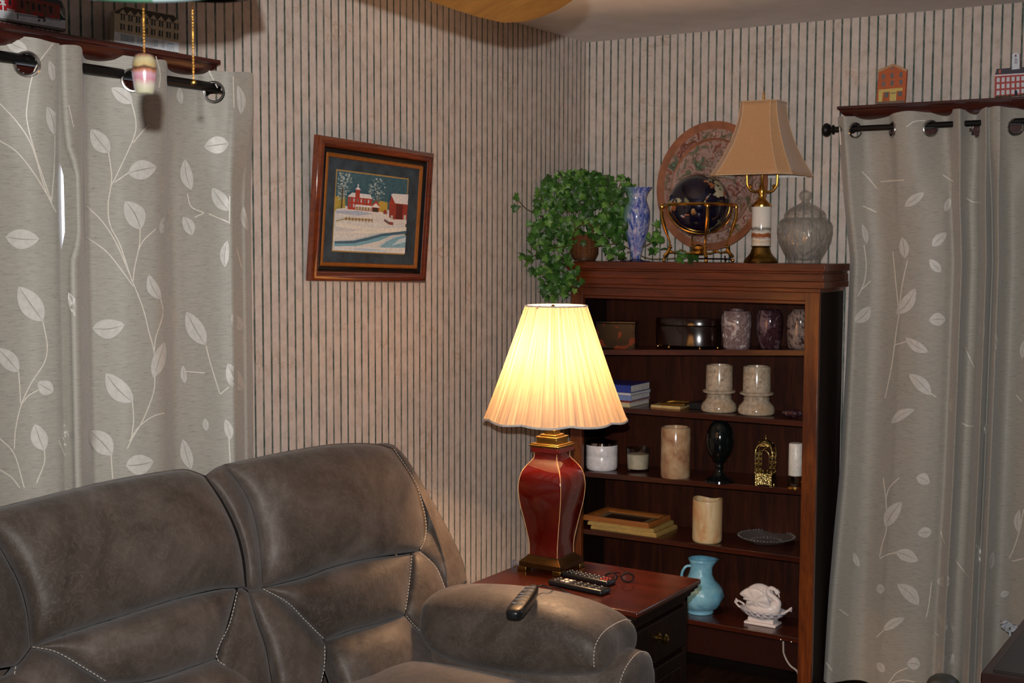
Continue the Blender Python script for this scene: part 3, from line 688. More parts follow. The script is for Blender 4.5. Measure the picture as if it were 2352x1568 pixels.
obj('harp', hp, M['brass_old'], LP)
bm_ = NT('bulb_glow'); bm_.set(Emission_Color=(1, .78, .5, 1), Emission_Strength=8.0)
obj('bulb', MB().ball((LX, LY, zc+.055), .02, 16, 0, (1, 1, 1.25)), bm_.m, LP)
ll = bpy.data.lights.new('lamp_light', 'POINT'); ll.energy = 38; ll.color = (1, .60, .32); ll.shadow_soft_size = .04
lo = bpy.data.objects.new('lamp_light', ll); COL.objects.link(lo); lo.parent = LP; lo.location = (0, 0, zc+.055-TZ)
cd = MB(); cd.tube([tuple(q) for q in cr([(LX-.06, LY+.01, TZ+.006), (LX-.075, LY+.0, TZ+.004), (T0x+.01, LY-.03, TZ+.004), (T0x-.006, LY-.035, TZ-.004), (T0x-.01, LY-.02, .3)], 20)], .003, 8)
obj('cord', cd, flat('grey_cord', (120, 112, 118), .5), LP)

# ------------------------------------------------------------------ things on the end table and the arm
def remote(c, ang, L, W, Hh, label, rows_, cols, col, tip):
    mb = MB(); mb.xf = Matrix.Translation(c)@Matrix.Rotation(ang, 4, 'Z')
    t = thing('remote_control', label, 'remote control', c, None)
    mb.box(-L/2, L/2, -W/2, W/2, .001, Hh); obj('casing', mb, M['black'], t, bevel=.006, seg=3)
    for k, (n, m2, x0, x1, mt, r) in enumerate(rows_):
        b2 = MB(); b2.xf = mb.xf
        for i in range(n):
            for j in range(m2):
                x = x0+(x1-x0)*i/max(n-1, 1); y = (j-(m2-1)/2)*W/(m2+.6)
                b2.lathe([(r, 0), (r, .0018), (r*.7, .0028)], (x, y, Hh-.0004), 10)
        obj('buttons', b2, mt, t)
    return t
gb = flat('grey_buttons', (120, 116, 112), .4); wb = flat('pale_buttons', (226, 214, 200), .4); rb = flat('red_button', (170, 50, 44), .4)
remote(tuple(P(1330, 1352, z=TZ)), math.radians(-7), .19, .05, .016, 'black remote control nearest the sofa arm, with four pale round buttons', [(7, 3, -.075, .07, gb, .0035), (2, 2, -.052, -.036, wb, .0062)], 3, None, None)
remote(tuple(P(1352, 1333, z=TZ)), math.radians(-9), .17, .045, .016, 'black remote control behind the other one, between the lamp base and the eyeglasses', [(8, 3, -.07, .045, gb, .003), (3, 2, .052, .072, rb, .0035)], 3, None, None)
gc = P(1422, 1337, z=TZ); G = thing('eyeglasses', 'black-rimmed eyeglasses lying folded on the end table', 'eyeglasses', gc)
gx = Matrix.Translation(tuple(gc))@Matrix.Rotation(math.radians(30), 4, 'Z')@Matrix.Scale(.74, 4)
g1 = MB(); g1.xf = gx
for s_ in (-1, 1):
    g1.tube([(s_*.033+.024*math.cos(a), 0.004*math.sin(a), .020+.017*math.sin(a)) for a in np.linspace(0, 2*PI, 24, endpoint=False)], .003, 6, closed=True)
g1.tube([(-.009, 0, .023), (0, -.002, .027), (.009, 0, .023)], .0018, 6)
obj('frame', g1, flat('matte_black', (10, 10, 11), .7, Specular_IOR_Level=.2), G)
g2 = MB(); g2.xf = gx
g2.tube([tuple(q) for q in cr([(-.058, 0, .024), (-.05, .035, .018), (-.02, .10, .012), (.01, .13, .004)], 14)], .0018, 6)
obj('temple', g2, flat('matte_black', (10, 10, 11), .7, Specular_IOR_Level=.2), G)
g2 = MB(); g2.xf = gx
g2.tube([tuple(q) for q in cr([(.058, 0, .024), (.05, .035, .018), (.025, .09, .026), (.0, .12, .034)], 14)], .0018, 6)
obj('temple', g2, flat('matte_black', (10, 10, 11), .7, Specular_IOR_Level=.2), G)
g3 = MB(); g3.xf = gx
for s_ in (-1, 1): g3.lathe([(.0225, 0), (.0225, .0008)], (s_*.033, 0, 0), 20)
g3.v = [tuple(gx@Vector(((Vector(v)-Vector(gx.translation)).dot(gx.to_3x3()@Vector((1, 0, 0))), (Vector(v)-Vector(gx.translation)).dot(Vector((0, 0, 1))), .019+.68*(Vector(v)-Vector(gx.translation)).dot(gx.to_3x3()@Vector((0, 1, 0)))))) for v in g3.v]
obj('lens', g3, glassy('lens_glass', (240, 245, 245)), G)

# wired hand control on the arm
ha, hb_ = P(1182, 1418, z=.680), P(1224, 1362, z=.684); hd = Vector(tuple(hb_-ha)); hl = hd.length
R_ = thing('wired_hand_control', 'black wired hand control with grey outlined buttons lying on the sofa arm', 'remote control', tuple((ha+hb_)/2))
fx = hd.normalized(); up3 = Vector((0, 0, 1)); fy = up3.cross(fx).normalized(); fz = fx.cross(fy); 
xf = Matrix.Translation(tuple(ha))@Matrix((fx, fy, fz)).transposed().to_4x4()
hc = MB(); hc.xf = xf; rows = []
for t, w2, h2 in ((-.10, .006, .006), (-.085, .016, .011), (-.03, .0225, .014), (.1, .0245, .015), (.5, .024, .015), (.85, .021, .014), (1.0, .016, .012), (1.1, .008, .008), (1.14, .004, .005)):
    rows.append([(hl*t, w2*abs(math.cos(a))**.7*math.copysign(1, math.cos(a)), .011+h2*abs(math.sin(a))**.6*math.copysign(1, math.sin(a))) for a in np.linspace(0, 2*PI, 24, endpoint=False)])
hc.grid(rows, cv=True); hc.f += [tuple(range(24)), tuple(len(hc.v)-24+i for i in range(24))]; hc.m += [0, 0]
obj('casing', hc, M['black'], R_, sub=1, sharp=3)
btm = flat('button_outline', (150, 148, 150), .4)
for k, t in enumerate((.16, .29, .42, .55, .70, .84)):
    bt = MB(); bt.xf = xf
    if k in (1, 2): bt.tube([(hl*t+.006*math.cos(a), .014*math.sin(a), .0268) for a in np.linspace(-1.7, 1.7, 12)], .0008, 5)
    else:
        for s_ in (-1, 1): bt.tube([(hl*t, s_*.003, .0268), (hl*t, 0, .0268)], .0008, 5); bt.tube([(hl*t+.004*math.cos(a), s_*.0085+.0055*math.sin(a), .0268) for a in np.linspace(0, 2*PI, 12, endpoint=False)], .0008, 5, closed=True)
    obj('button_outline', bt, btm, R_)
hx = [tuple(xf@Vector((hl*1.12, 0, .008))), tuple(xf@Vector((hl*1.3, -.012, .004)))]
hx += [tuple(P(1262, 1350, z=.683)), tuple(P(1285, 1352, z=.665)), (hx[1][0]+.12, -1.596, .60), (hx[1][0]+.13, -1.592, .5)]
obj('cord', MB().tube([tuple(q) for q in cr(hx, 24)], .0022, 7), M['black'], R_)

# ------------------------------------------------------------------ bookcase
BX0, BX1, BYF, BH = .091, 1.086, -.273, 1.538
BC = thing('bookcase', 'dark oak bookcase with five shelves of ornaments, standing in the corner', 'bookcase', ((BX0+BX1)/2, BYF/2, 0))
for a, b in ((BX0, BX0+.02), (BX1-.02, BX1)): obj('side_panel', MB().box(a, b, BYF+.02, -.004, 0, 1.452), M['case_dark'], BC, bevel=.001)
for a, b in ((BX0, BX0+.053), (BX1-.052, BX1)): obj('post', MB().box(a, b, BYF, BYF+.0195, 0, 1.4375), M['case_z'], BC, bevel=.0015)
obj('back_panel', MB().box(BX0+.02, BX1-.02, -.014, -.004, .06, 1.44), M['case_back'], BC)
obj('top_rail', MB().box(BX0+.053, BX1-.052, BYF+.002, BYF+.0215, 1.408, 1.4375), M['case_x'], BC, bevel=.0015)
obj('lower_moulding', MB().box(BX0+.053, BX1-.052, BYF+.006, BYF+.0215, 1.395, 1.408), M['case_x'], BC, bevel=.003)
tc = MB()
def tier(mb, o, z0, z1): mb.box(BX0-o, BX1+o, BYF-o*.35, -.002, z0, z1)
for o_, z0_, z1_ in ((.020, 1.511, 1.538), (.013, 1.503, 1.511), (.016, 1.476, 1.503), (.0175, 1.452, 1.476), (.003, 1.4375, 1.452)): tier(tc, o_, z0_, z1_)
obj('cornice', tc, M['case_x'], BC, bevel=.0022)
def shelf(zl, zr, th, yf=BYF+.012):
    x0, x1 = BX0+.0205, BX1-.0205
    q = lambda x: zl+(zr-zl)*(x-x0)/(x1-x0)
    mb = MB().add([(x0, yf, q(x0)-th), (x1, yf, q(x1)-th), (x1, -.015, q(x1)-th), (x0, -.015, q(x0)-th), (x0, yf, q(x0)), (x1, yf, q(x1)), (x1, -.015, q(x1)), (x0, -.015, q(x0))],
        [(0, 3, 2, 1), (4, 5, 6, 7), (0, 1, 5, 4), (1, 2, 6, 5), (2, 3, 7, 6), (3, 0, 4, 7)])
    obj('shelf', mb, M['shelf'], BC, bevel=.0015); return q
Z1 = shelf(1.193, 1.236, .021); Z2 = shelf(.9775, .981, .020); Z3 = shelf(.712, .737, .020); Z4 = shelf(.486, .491, .020); Z5 = shelf(.196, .192, .018, BYF+.0195)
obj('kick_board', MB().box(BX0+.053, BX1-.052, BYF+.03, BYF+.045, .064, .170), flat('cherry_kick', (40, 13, 8), .6, Specular_IOR_Level=.15), BC, bevel=.001)

def spot(px, py, zf, ylo=-.235, yhi=-.05, y=None):
    z = zf(.6) if callable(zf) else zf
    for _ in range(4):
        p = P(px, py, z=z)
        yy = min(max(p[1], ylo), yhi) if y is None else y
        p = P(px, py, y=yy)
        z = zf(p[0]) if callable(zf) else zf
    return np.array([p[0], yy, z]), depth((p[0], yy, z))/F
def lathe_px(c, k, prof, pyb, mi=0, seg=40, mb=None, **kw):    # profile given as (half width, picture row) pairs
    mb = mb or MB(); mb.lathe([(max(w_*k, .0004), max((pyb-y)*k, 0)) for w_, y in prof], c, seg, mi, **kw); return mb

# --- top: urn jar of cut glass
def thin_glass(name, tint, facet, fs=90, gl=.28):
    t = NT(name); a = t.n('ShaderNodeBsdfTransparent'); g = t.n('ShaderNodeBsdfGlossy'); lw = t.n('ShaderNodeLayerWeight'); lw.inputs[0].default_value = .35
    a.inputs[0].default_value = lin(tint); g.inputs['Roughness'].default_value = .06; g.inputs[0].default_value = (.9, .9, .9, 1)
    vo = t.n('ShaderNodeTexVoronoi'); vo.inputs['Scale'].default_value = fs; t.l(t.co((1, 1, .4)), vo.inputs['Vector'])
    bp = t.n('ShaderNodeBump'); bp.inputs['Strength'].default_value = facet; bp.inputs['Distance'].default_value = .006; t.l(vo.outputs['Distance'], bp.inputs['Height'])
    t.l(bp.outputs[0], g.inputs['Normal']); t.l(bp.outputs[0], lw.inputs['Normal'])
    mx = t.n('ShaderNodeMixShader'); t.l(t.math('ADD', t.math('MULTIPLY', lw.outputs['Fresnel'], .5), gl*.3), mx.inputs[0]); t.l(a.outputs[0], mx.inputs[1]); t.l(g.outputs[0], mx.inputs[2]); df = t.n('ShaderNodeBsdfDiffuse'); df.inputs[0].default_value = (.8, .78, .76, 1); m2 = t.n('ShaderNodeMixShader'); m2.inputs[0].default_value = .09; t.l(mx.outputs[0], m2.inputs[1]); t.l(df.outputs[0], m2.inputs[2]); t.l(m2.outputs[0], t.out.inputs[0])
    return t.m
M['crystal'] = thin_glass('cut_crystal', (250, 249, 246), 1.0, 70, .2)
M['clear'] = glassy('clear_glass', (250, 250, 250), .01)
c, k = spot(1847, 604, BH, y=-.15)
J = thing('crystal_jar', 'cut crystal ginger jar with knobbed lid, at the right end of the bookcase top', 'jar', c)
swirl = lambda a, z: 1+.022*math.cos(12*a+z*50)
obj('jar_body', lathe_px(c, k, [(35, 604), (37, 600), (38, 594), (46, 580), (58, 556), (63, 535), (62, 518), (54, 505), (46, 500), (42, 502), (50, 510), (57, 522), (58, 537), (52, 556), (41, 580), (32, 594), (4, 597)], 604, mod=swirl, seg=72), M['crystal'], J, sharp=.5)
obj('lid', lathe_px(c, k, [(46, 500), (47, 494), (44, 488), (36, 480), (24, 472), (12, 467), (9, 463), (8, 460), (13, 455), (15, 449), (13, 442), (6, 438), (1, 437)], 604, mod=lambda a, z: 1+(.03*math.cos(12*a) if z < .2 else .0), seg=72), M['crystal'], J, sharp=.5)

# --- top: bell shade lamp (unlit)
c, k = spot(1747, 605, BH, y=-.15)
L2 = thing('table_lamp', 'unlit brass and porcelain lamp with a tan panelled bell shade, on the bookcase', 'lamp', c)
obj('base', lathe_px(c, k, [(37, 605), (38, 601), (35, 596), (33, 594), (28, 588), (24, 582), (22, 575), (20, 570), (22, 567), (23, 566)], 605, mod=lambda a, z: 1+(.06*math.cos(4*a) if z < .02 else 0)), M['brass_old'], L2, sharp=.5)
pm = NT('painted_porcelain'); sx = pm.n('ShaderNodeTexCoord'); sp_ = pm.n('ShaderNodeSeparateXYZ'); pm.l(sx.outputs['Object'], sp_.inputs[0])
zz = pm.math('ADD', sp_.outputs[2], pm.math('MULTIPLY', pm.noise(40, None, 3), .02))
zr = pm.math('DIVIDE', zz, .16); wh = lin((232, 226, 216))
pm.set(Base_Color=pm.ramp(zr, [(.10, wh), (.50, lin((222, 210, 192))), (.57, lin((214, 190, 160))), (.60, wh), (.66, lin((150, 82, 40))), (.73, lin((160, 96, 56))), (.75, wh), (.84, lin((110, 104, 92))), (.90, wh)]), Roughness=.12)
pm.t.nodes['Color Ramp'].color_ramp.interpolation = 'LINEAR' if 'Color Ramp' in pm.t.nodes else 'LINEAR'
obj('porcelain_column', lathe_px(c, k, [(21, 568), (22, 566), (22, 478), (21, 476)], 605), pm.m, L2, sharp=.6)
obj('brass_neck', lathe_px(c, k, [(23, 477), (23, 473), (17, 467), (9, 460), (7, 450), (9, 446), (8, 438), (6, 430), (4, 426), (3, 405), (2, 300), (2, 245), (4, 240), (2, 234), (3, 228), (1, 215)], 605, seg=24), M['brass'], L2, sharp=.7)
arms = MB()
for s_ in (-1, 1):
    dx = np.array([MW[0, 0], MW[1, 0], 0])*s_
    pts = [c+dx*w_*k+np.array([0, 0, (605-y)*k]) for w_, y in ((6, 440), (16, 443), (26, 438), (33, 428), (35, 415), (35, 395), (35, 370))]
    arms.tube(cr(pts, 20), .0048, 10)
    arms.ball(tuple(c+dx*27*k+np.array([0, 0, (605-430)*k])), .007, 10)
obj('candle_arm', arms, M['brass'], L2)
M['tan_shade'] = flat('tan_silk', (196, 150, 106), .6, 0, .03, 200, Sheen_Weight=.3)
def octa(h, cc, z):
    return [(c[0]+x, c[1]+y, c[2]+z) for x, y in [(h, -h+cc), (h, h-cc), (h-cc, h), (-h+cc, h), (-h, h-cc), (-h, -h+cc), (-h+cc, -h), (h-cc, -h)]]
rows = []; zb_, zt2 = (605-407)*k, (605-241)*k; hs = []
for j in range(17):
    t = j/16; g = 1-t; h = .068+.086*(g**1.75); cc = .016+.022*g; hs.append((h, cc, zb_+(zt2-zb_)*t)); rows.append(octa(h, cc, hs[-1][2]))
mb = MB(); n8 = []
for r in rows:
    q = []
    for i in range(8):
        a, b = np.array(r[i]), np.array(r[(i+1) % 8])
        for t in (0, .25, .5, .75):
            p = a+(b-a)*t; cx = np.array([c[0], c[1], p[2]]); q.append(tuple(cx+(p-cx)*(1-.035*math.sin(PI*t)*(1 if i % 2 == 0 else .3))))
    n8.append(q)
mb.grid(n8, 0, cv=True)
s2 = obj('lamp_shade', mb, M['tan_shade'], L2, recalc=True, sharp=.35, solid=.002)
il = MB(); il.grid([[tuple(np.array([c[0], c[1], p[2]])+(np.array(p)-np.array([c[0], c[1], p[2]]))*.975) for p in q] for q in n8], cv=True)
obj('shade_lining', il, flat('white_lining', (232, 230, 228), .7), s2, sharp=.35)
tr_ = MB()
for i in range(8): tr_.tube([rows[j][i] for j in range(17)], .0022, 6)
tr_.tube(rows[0], .0028, 6, closed=True); tr_.tube(rows[-1], .0026, 6, closed=True)
obj('piping', tr_, flat('pale_piping', (212, 176, 136), .6), s2)

# --- top: round relief plate
pc = P(1636, 430, y=-.055); RP = .246
pzb = BH+.004; 
PLT = thing('decorative_plate', 'large round terracotta plate with green and pink relief, propped against the wall behind the globe', 'plate', (pc[0], -.06, BH))
xp = Matrix.Translation((pc[0], -.048, pc[2]+.004))@Matrix.Rotation(math.radians(-9), 4, 'Z')@Matrix.Rotation(math.radians(90-3), 4, 'X')@Matrix.Scale(1.06, 4)
pl = MB(); pl.xf = xp
pl.lathe([(.0005, .0), (.13, .0), (.165, .004), (.172, .012), (.18, .010), (.205, .012), (.222, .018), (.232, .020), (.232, .014), (.20, .002), (.16, -.008), (.0005, -.010)], (0, 0, 0), 72)
rm = NT('terracotta_relief'); a = rm.noise(20, None, 5, .6, 1.5); b = rm.noise(33, None, 3)
co_ = rm.ramp(a, [(.36, lin((96, 112, 88))), (.44, lin((140, 104, 86))), (.52, lin((176, 150, 140))), (.60, lin((150, 88, 72))), (.70, lin((108, 70, 54)))])
rm.set(Base_Color=co_, Roughness=.45); rm.bump(a, .9, .008)
rimm = flat('terracotta_rim', (150, 94, 66), .45, 0, .12, 20)
o = obj('plate', pl, [rimm, rm.m], PLT, sharp=1)
for f in o.data.polygons:
    r_ = (Vector(f.center)+ORG[o.name]-Vector(xp.translation)).length/1.06
    f.material_index = 1 if (r_ < .165 or .176 < r_ < .198) else 0
o.data.update()
fg = MB(); fg.xf = xp; rg = random.Random(5)
for i in range(46):
    a = rg.uniform(0, 2*PI); r_ = .15*math.sqrt(rg.random()); fg.ball((r_*math.cos(a), r_*math.sin(a), .001), rg.uniform(.009, .02), 10, 0, (rg.uniform(.6, 1.6), rg.uniform(.6, 1.3), .45))
for i in range(28):
    a = 2*PI*i/28; fg.ball((.188*math.cos(a), .188*math.sin(a), .011), .012, 8, 0, (.9, .9, .4))
o = obj('relief', fg, rm.m, PLT, sharp=3); o['kind'] = 'stuff'
stn = MB()
for s_ in (-1, 1):
    stn.tube([(pc[0]+s_*.07, -.085, BH+.004), (pc[0]+s_*.07, -.07, BH+.012), (pc[0]+s_*.07, -.035, BH+.012), (pc[0]+s_*.05, -.010, BH+.10)], .003, 6)
    stn.tube([(pc[0]+s_*.07, -.085, BH+.004), (pc[0]+s_*.07, -.088, BH+.025)], .003, 6)
    stn.tube([(pc[0]+s_*.07, -.035, BH+.012), (pc[0]+s_*.07, -.02, BH+.0035)], .003, 6)
stn.tube([(pc[0]-.07, -.035, BH+.012), (pc[0]+.07, -.035, BH+.012)], .003, 6)
obj('plate_stand', stn, M['black_metal'], PLT)

# --- top: gemstone globe on brass stand
c, k = spot(1604, 603, BH, y=-.165)
GB = thing('gemstone_globe', 'dark blue gemstone globe in a polished brass four-legged stand', 'globe', c)
gz = BH+(603-472)*k; R_g = 71*k
gm = NT('lapis_globe'); a = gm.noise(9, gm.co((1, 1, 1)), 4, .6, .3); b = gm.noise(40, None, 3)
land = gm.ramp(a, [(.555, (0, 0, 0, 1)), (.57, (1, 1, 1, 1))]); lc = gm.ramp(gm.noise(11, None, 1), [(.35, lin((120, 120, 90))), (.45, lin((190, 180, 150))), (.55, lin((170, 100, 60))), (.65, lin((206, 190, 190)))], 'CONSTANT')
gm.set(Base_Color=gm.mix(land, gm.ramp(b, [(.4, lin((12, 10, 24))), (.7, lin((26, 20, 48)))]), lc), Roughness=.12, Coat_Weight=.5)
gs = MB(); gs.ball((c[0], c[1], gz), R_g, 48); obj('globe_sphere', gs, gm.m, GB, sharp=3)
rg_ = MB(); rows = []
for (r_, dz) in ((R_g+.005, -.006), (R_g+.023, -.006), (R_g+.027, 0), (R_g+.023, .005), (R_g+.005, .005)):
    rows.append([(c[0]+r_*math.cos(a), c[1]+r_*math.sin(a), gz+dz) for a in np.linspace(0, 2*PI, 64, endpoint=False)])
rg_.grid(rows, cu=True, cv=True); obj('horizon_ring', rg_, M['brass'], GB, sharp=.6)
mr = MB(); dx = np.array([MW[0, 0], MW[1, 0], 0]); 
mr.tube([np.array([c[0], c[1], gz])+(dx*math.cos(a)*1.0+np.array([dx[1], -dx[0], 0])*.45*math.sin(a)+np.array([0, 0, -1])*.88*abs(math.sin(a)))*(R_g+.006) for a in np.linspace(0, PI, 40)], .0035, 8)
obj('meridian_ring', mr, M['brass'], GB)
vd = np.array([-MW[0, 2], -MW[1, 2], 0]); vd /= np.linalg.norm(vd)
for i, ang in enumerate((0, 90, 180, 270)):
    ca, sa = math.cos(math.radians(ang+4)), math.sin(math.radians(ang+4)); d = vd*ca+dx*sa
    lg = MB(); pts = [np.array([c[0], c[1], 0])+d*r_*k+np.array([0, 0, BH+h_*k]) for r_, h_ in ((86, 131), (87, 112), (84, 95), (76, 70), (68, 50), (66, 36), (72, 22), (80, 12), (80, 5))]
    lg.tube(cr(pts, 24), lambda t: .0052+.002*math.sin(t*9), 10)
    lg.ball(tuple(pts[-1]+np.array([0, 0, -.5*k])), .0068, 12); lg.ball(tuple(pts[5]), .0075, 10); lg.lathe([(.011, 0), (.011, .004), (.004, .008)], tuple(pts[0]+np.array([0, 0, -.010])), 12)
    obj('leg', lg, M['brass'], GB)
    br = MB(); q = [np.array([c[0], c[1], 0])+d*r_*k+np.array([0, 0, BH+h_*k]) for r_, h_ in ((68, 27), (52, 22), (40, 28), (28, 20), (12, 24))]
    br.tube(cr(q, 20), .003, 7); q2 = [p+np.array([0, 0, -.008+.010*(j % 2)]) for j, p in enumerate(q)]; br.tube(cr(q2, 20), .0022, 6)
    obj('stretcher', br, M['brass'], GB)
obj('centre_boss', lathe_px(c, k, [(11, 586), (14, 583), (12, 578), (14, 572), (12, 566), (4, 562)], 603, mb=None, seg=20), M['brass'], GB)

# --- top: art glass vase
c, k = spot(1461, 602, BH, y=-.19)
V = thing('glass_vase', 'mottled blue and green art glass vase with flared rim beside the ivy', 'vase', c)
vm = NT('mottled_art_glass'); sx = vm.n('ShaderNodeTexCoord'); sp_ = vm.n('ShaderNodeSeparateXYZ'); vm.l(sx.outputs['Object'], sp_.inputs[0])
a = vm.noise(75, vm.co((1, 1, .35), (0, .4, 0)), 5, .75, .6); g_ = vm.ramp(vm.math('ADD', vm.math('MULTIPLY', sp_.outputs[0], -14), vm.math('MULTIPLY', sp_.outputs[2], 2.4)), [(.35, (0, 0, 0, 1)), (.8, (1, 1, 1, 1))])
cb = vm.ramp(a, [(.40, lin((44, 62, 150))), (.5, lin((116, 130, 188))), (.60, lin((184, 184, 206)))])
cg = vm.ramp(a, [(.4, lin((84, 132, 110))), (.65, lin((130, 160, 150)))])
pk = vm.ramp(vm.noise(9, vm.co((1.5, 1.5, .5)), 2), [(.60, (0, 0, 0, 1)), (.66, (1, 1, 1, 1))])
vm.set(Base_Color=vm.mix(vm.math('MULTIPLY', pk, .6), vm.mix(g_, cb, cg), lin((190, 140, 150))), Roughness=.1)
rimw = lambda a, z: 1+(.10*math.cos(4*a+.6)*max(0, (z-.235)/.03) if z > .235 else 0)
obj('vase_body', lathe_px(c, k, [(10, 596), (11, 590), (15, 575), (22, 550), (28, 525), (31, 500), (30, 485), (25, 470), (22, 458), (26, 446), (31, 438), (35, 433), (33, 433), (20, 450), (18, 462), (1, 470)], 602, mod=rimw), vm.m, V, sharp=2)
obj('foot', lathe_px(c, k, [(34, 602), (33, 600), (16, 598), (9, 595), (9, 590)], 602), flat('cobalt_foot', (18, 20, 66), .08), V, sharp=.8)

# --- top: ivy in basket
M['ivy'] = NT('ivy_leaf'); t_ = M['ivy']; oi = t_.n('ShaderNodeNewGeometry')
t_.set(Base_Color=t_.ramp(oi.outputs['Random Per Island'], [(0, lin((34, 68, 22))), (.4, lin((52, 92, 32))), (.75, lin((70, 114, 42))), (1, lin((112, 152, 70)))]), Roughness=.42, Specular_IOR_Level=.4); M['ivy'] = t_.m
c, k = spot(1342, 600, BH, y=-.17)
IV = thing('ivy_plant', 'trailing green ivy in a brown wicker basket on the left end of the bookcase', 'plant', c)
bk = NT('wicker'); wv = bk.n('ShaderNodeTexWave'); wv.inputs['Scale'].default_value = 60; wv.bands_direction = 'Z'; wv.inputs['Distortion'].default_value = 2; bk.l(bk.co(), wv.inputs['Vector'])
bk.set(Base_Color=bk.ramp(wv.outputs[0], [(.2, lin((52, 26, 14))), (.7, lin((150, 94, 54)))]), Roughness=.4); bk.bump(wv.outputs[0], .8, .004)
obj('basket', lathe_px(c, k, [(22, 598), (27, 594), (32, 582), (32, 565), (30, 548), (28, 540), (24, 548), (1, 556)], 600, mod=lambda a, z: 1+.02*math.cos(20*a)), bk.m, IV)
bh = MB(); bh.tube([(c[0]+.05*math.cos(a), c[1], c[2]+.08+.07*math.sin(a)) for a in np.linspace(0, PI, 20)], .005, 8); obj('handle', bh, bk.m, IV)
def ivyleaf(mb, p, n, up_, s):
    n = Vector(tuple(n)).normalized(); u = Vector(tuple(up_)); u = (u-n*u.dot(n)).normalized(); v = n.cross(u)
    out = [(0, -.32), (.30, -.50), (.62, -.30), (.46, -.06), (.80, .22), (.42, .28), (.24, .52), (0, 1.0), (-.24, .52), (-.42, .28), (-.80, .22), (-.46, -.06), (-.62, -.30), (-.30, -.50)]
    P0 = Vector(tuple(p)); vs = [P0+n*s*.10]
    for a, b in out: vs.append(P0+(v*a+u*b)*s*.62-n*s*(.10*(a*a+b*b)))
    mb.add(vs, [(0, i+1, (i+1) % len(out)+1) for i in range(len(out))])
rg = random.Random(11); lv = MB()
def leafpx(x, y, s, spread=.07, ymid=-.17):
    yy = ymid+rg.uniform(-spread, spread); p = P(x, y, y=yy)
    if p[2] < BH+.02 and p[1] > BYF-.035: p = P(x, y, y=BYF-.035-rg.uniform(0, .05))
    if p[1] > -.03: p = P(x, y, y=-.03)
    if p[0] < .035: p = P(x, y, x=.035+rg.uniform(0, .03))
    tocam = Vector(tuple(CAM-p)).normalized()
    nn = tocam+Vector((rg.gauss(0, .55), rg.gauss(0, .55), rg.gauss(.25, .5)))
    ivyleaf(lv, p, nn, Vector((rg.gauss(0, .6), rg.gauss(0, .6), rg.gauss(-.6, .7))), s)
    return p
blobs = [(1335, 490, 102, 80, 220), (1300, 440, 66, 42, 70), (1335, 412, 60, 22, 50), (1412, 428, 42, 26, 34), (1390, 470, 55, 50, 70), (1280, 550, 62, 55, 90), (1400, 540, 50, 40, 50), (1275, 630, 45, 42, 70), (1270, 665, 38, 25, 30),
         (1320, 640, 22, 30, 14), (1415, 560, 34, 34, 26), (1500, 535, 22, 24, 10), (1512, 565, 18, 22, 8), (1215, 600, 22, 26, 6), (1575, 590, 30, 10, 8), (1245, 480, 16, 40, 10), (1230, 530, 20, 30, 10)]
for bx, by, rx, ry, n_ in blobs:
    for i in range(n_):
        a = rg.uniform(0, 2*PI); r_ = math.sqrt(rg.random()); x_, y_ = bx+rx*r_*math.cos(a), by+ry*r_*math.sin(a)
        if 1322 < x_ < 1370 and 566 < y_ < 600: continue
        leafpx(x_, y_, rg.uniform(.028, .046))
for x, y in ((1186, 452), (1182, 478), (1200, 583), (1222, 622), (1210, 604)): leafpx(x, y, .042)
obj('foliage', lv, M['ivy'], IV, recalc=False, sharp=1.2)['kind'] = 'stuff'
vn_ = MB()
def vine(pts):
    q = []
    for x, y in pts:
        p = P(x, y, y=-.2)
        if y > 598: p = P(x, y, y=BYF-.05)
        if p[0] < .05: p = P(x, y, x=.05)
        q.append(tuple(p))
    vn_.tube(cr(q, 24), .0016, 6)
for v_ in [[(1335, 590), (1300, 540), (1240, 495), (1210, 480), (1186, 455)], [(1330, 580), (1290, 590), (1275, 640), (1272, 690)], [(1330, 560), (1250, 575), (1210, 600)], [(1350, 570), (1420, 560), (1480, 590), (1520, 594), (1580, 590)], [(1345, 560), (1400, 480), (1425, 420)], [(1340, 560), (1300, 460), (1345, 410)], [(1440, 580), (1490, 560), (1512, 540)]]: vine(v_)
obj('vines', vn_, flat('ivy_vine', (98, 88, 40), .6), IV)

# --- first shelf
c, k = spot(1430, 799, Z1, y=-.16)
BX = thing('lacquer_box', 'small black lacquer box with red painted figures and brass corners, left on the top shelf', 'box', c)
xb = Matrix.Translation(tuple(c))@Matrix.Rotation(.35, 4, 'Z')
b_ = MB(); b_.xf = xb; b_.box(-.10, .055, -.05, .07, .0, .098); 
lq = NT('lacquer_painted'); a = lq.noise(16, None, 3, .5, .8); lq.set(Specular_IOR_Level=.25, Base_Color=lq.ramp(a, [(.56, lin((12, 9, 8))), (.60, lin((110, 34, 18)))]), Roughness=.18)
obj('box_body', b_, lq.m, BX, bevel=.002)
b_ = MB(); b_.xf = xb; b_.box(-.101, .056, -.051, .071, .0985, .106); obj('lid', b_, M['gloss_black'], BX, bevel=.002)
for z_ in (.014, .045, .065, .09):
    b_ = MB(); b_.xf = xb; b_.ball((.045, -.051, z_), .0035, 8); obj('brass_stud', b_, M['brass'], BX)
c, k = spot(1580, 795, Z1, y=-.165)
OV = thing('oval_box', 'dark polished oval wooden box on small brass ball feet, on the top shelf', 'box', c)
om = NT('dark_polished_wood'); om.set(Base_Color=om.ramp(om.noise(10, om.co((6, 6, .8)), 3), [(.3, lin((22, 9, 6))), (.7, lin((36, 16, 9)))]), Roughness=.18, Coat_Weight=.5, Coat_Roughness=.1)
w2 = 78*k
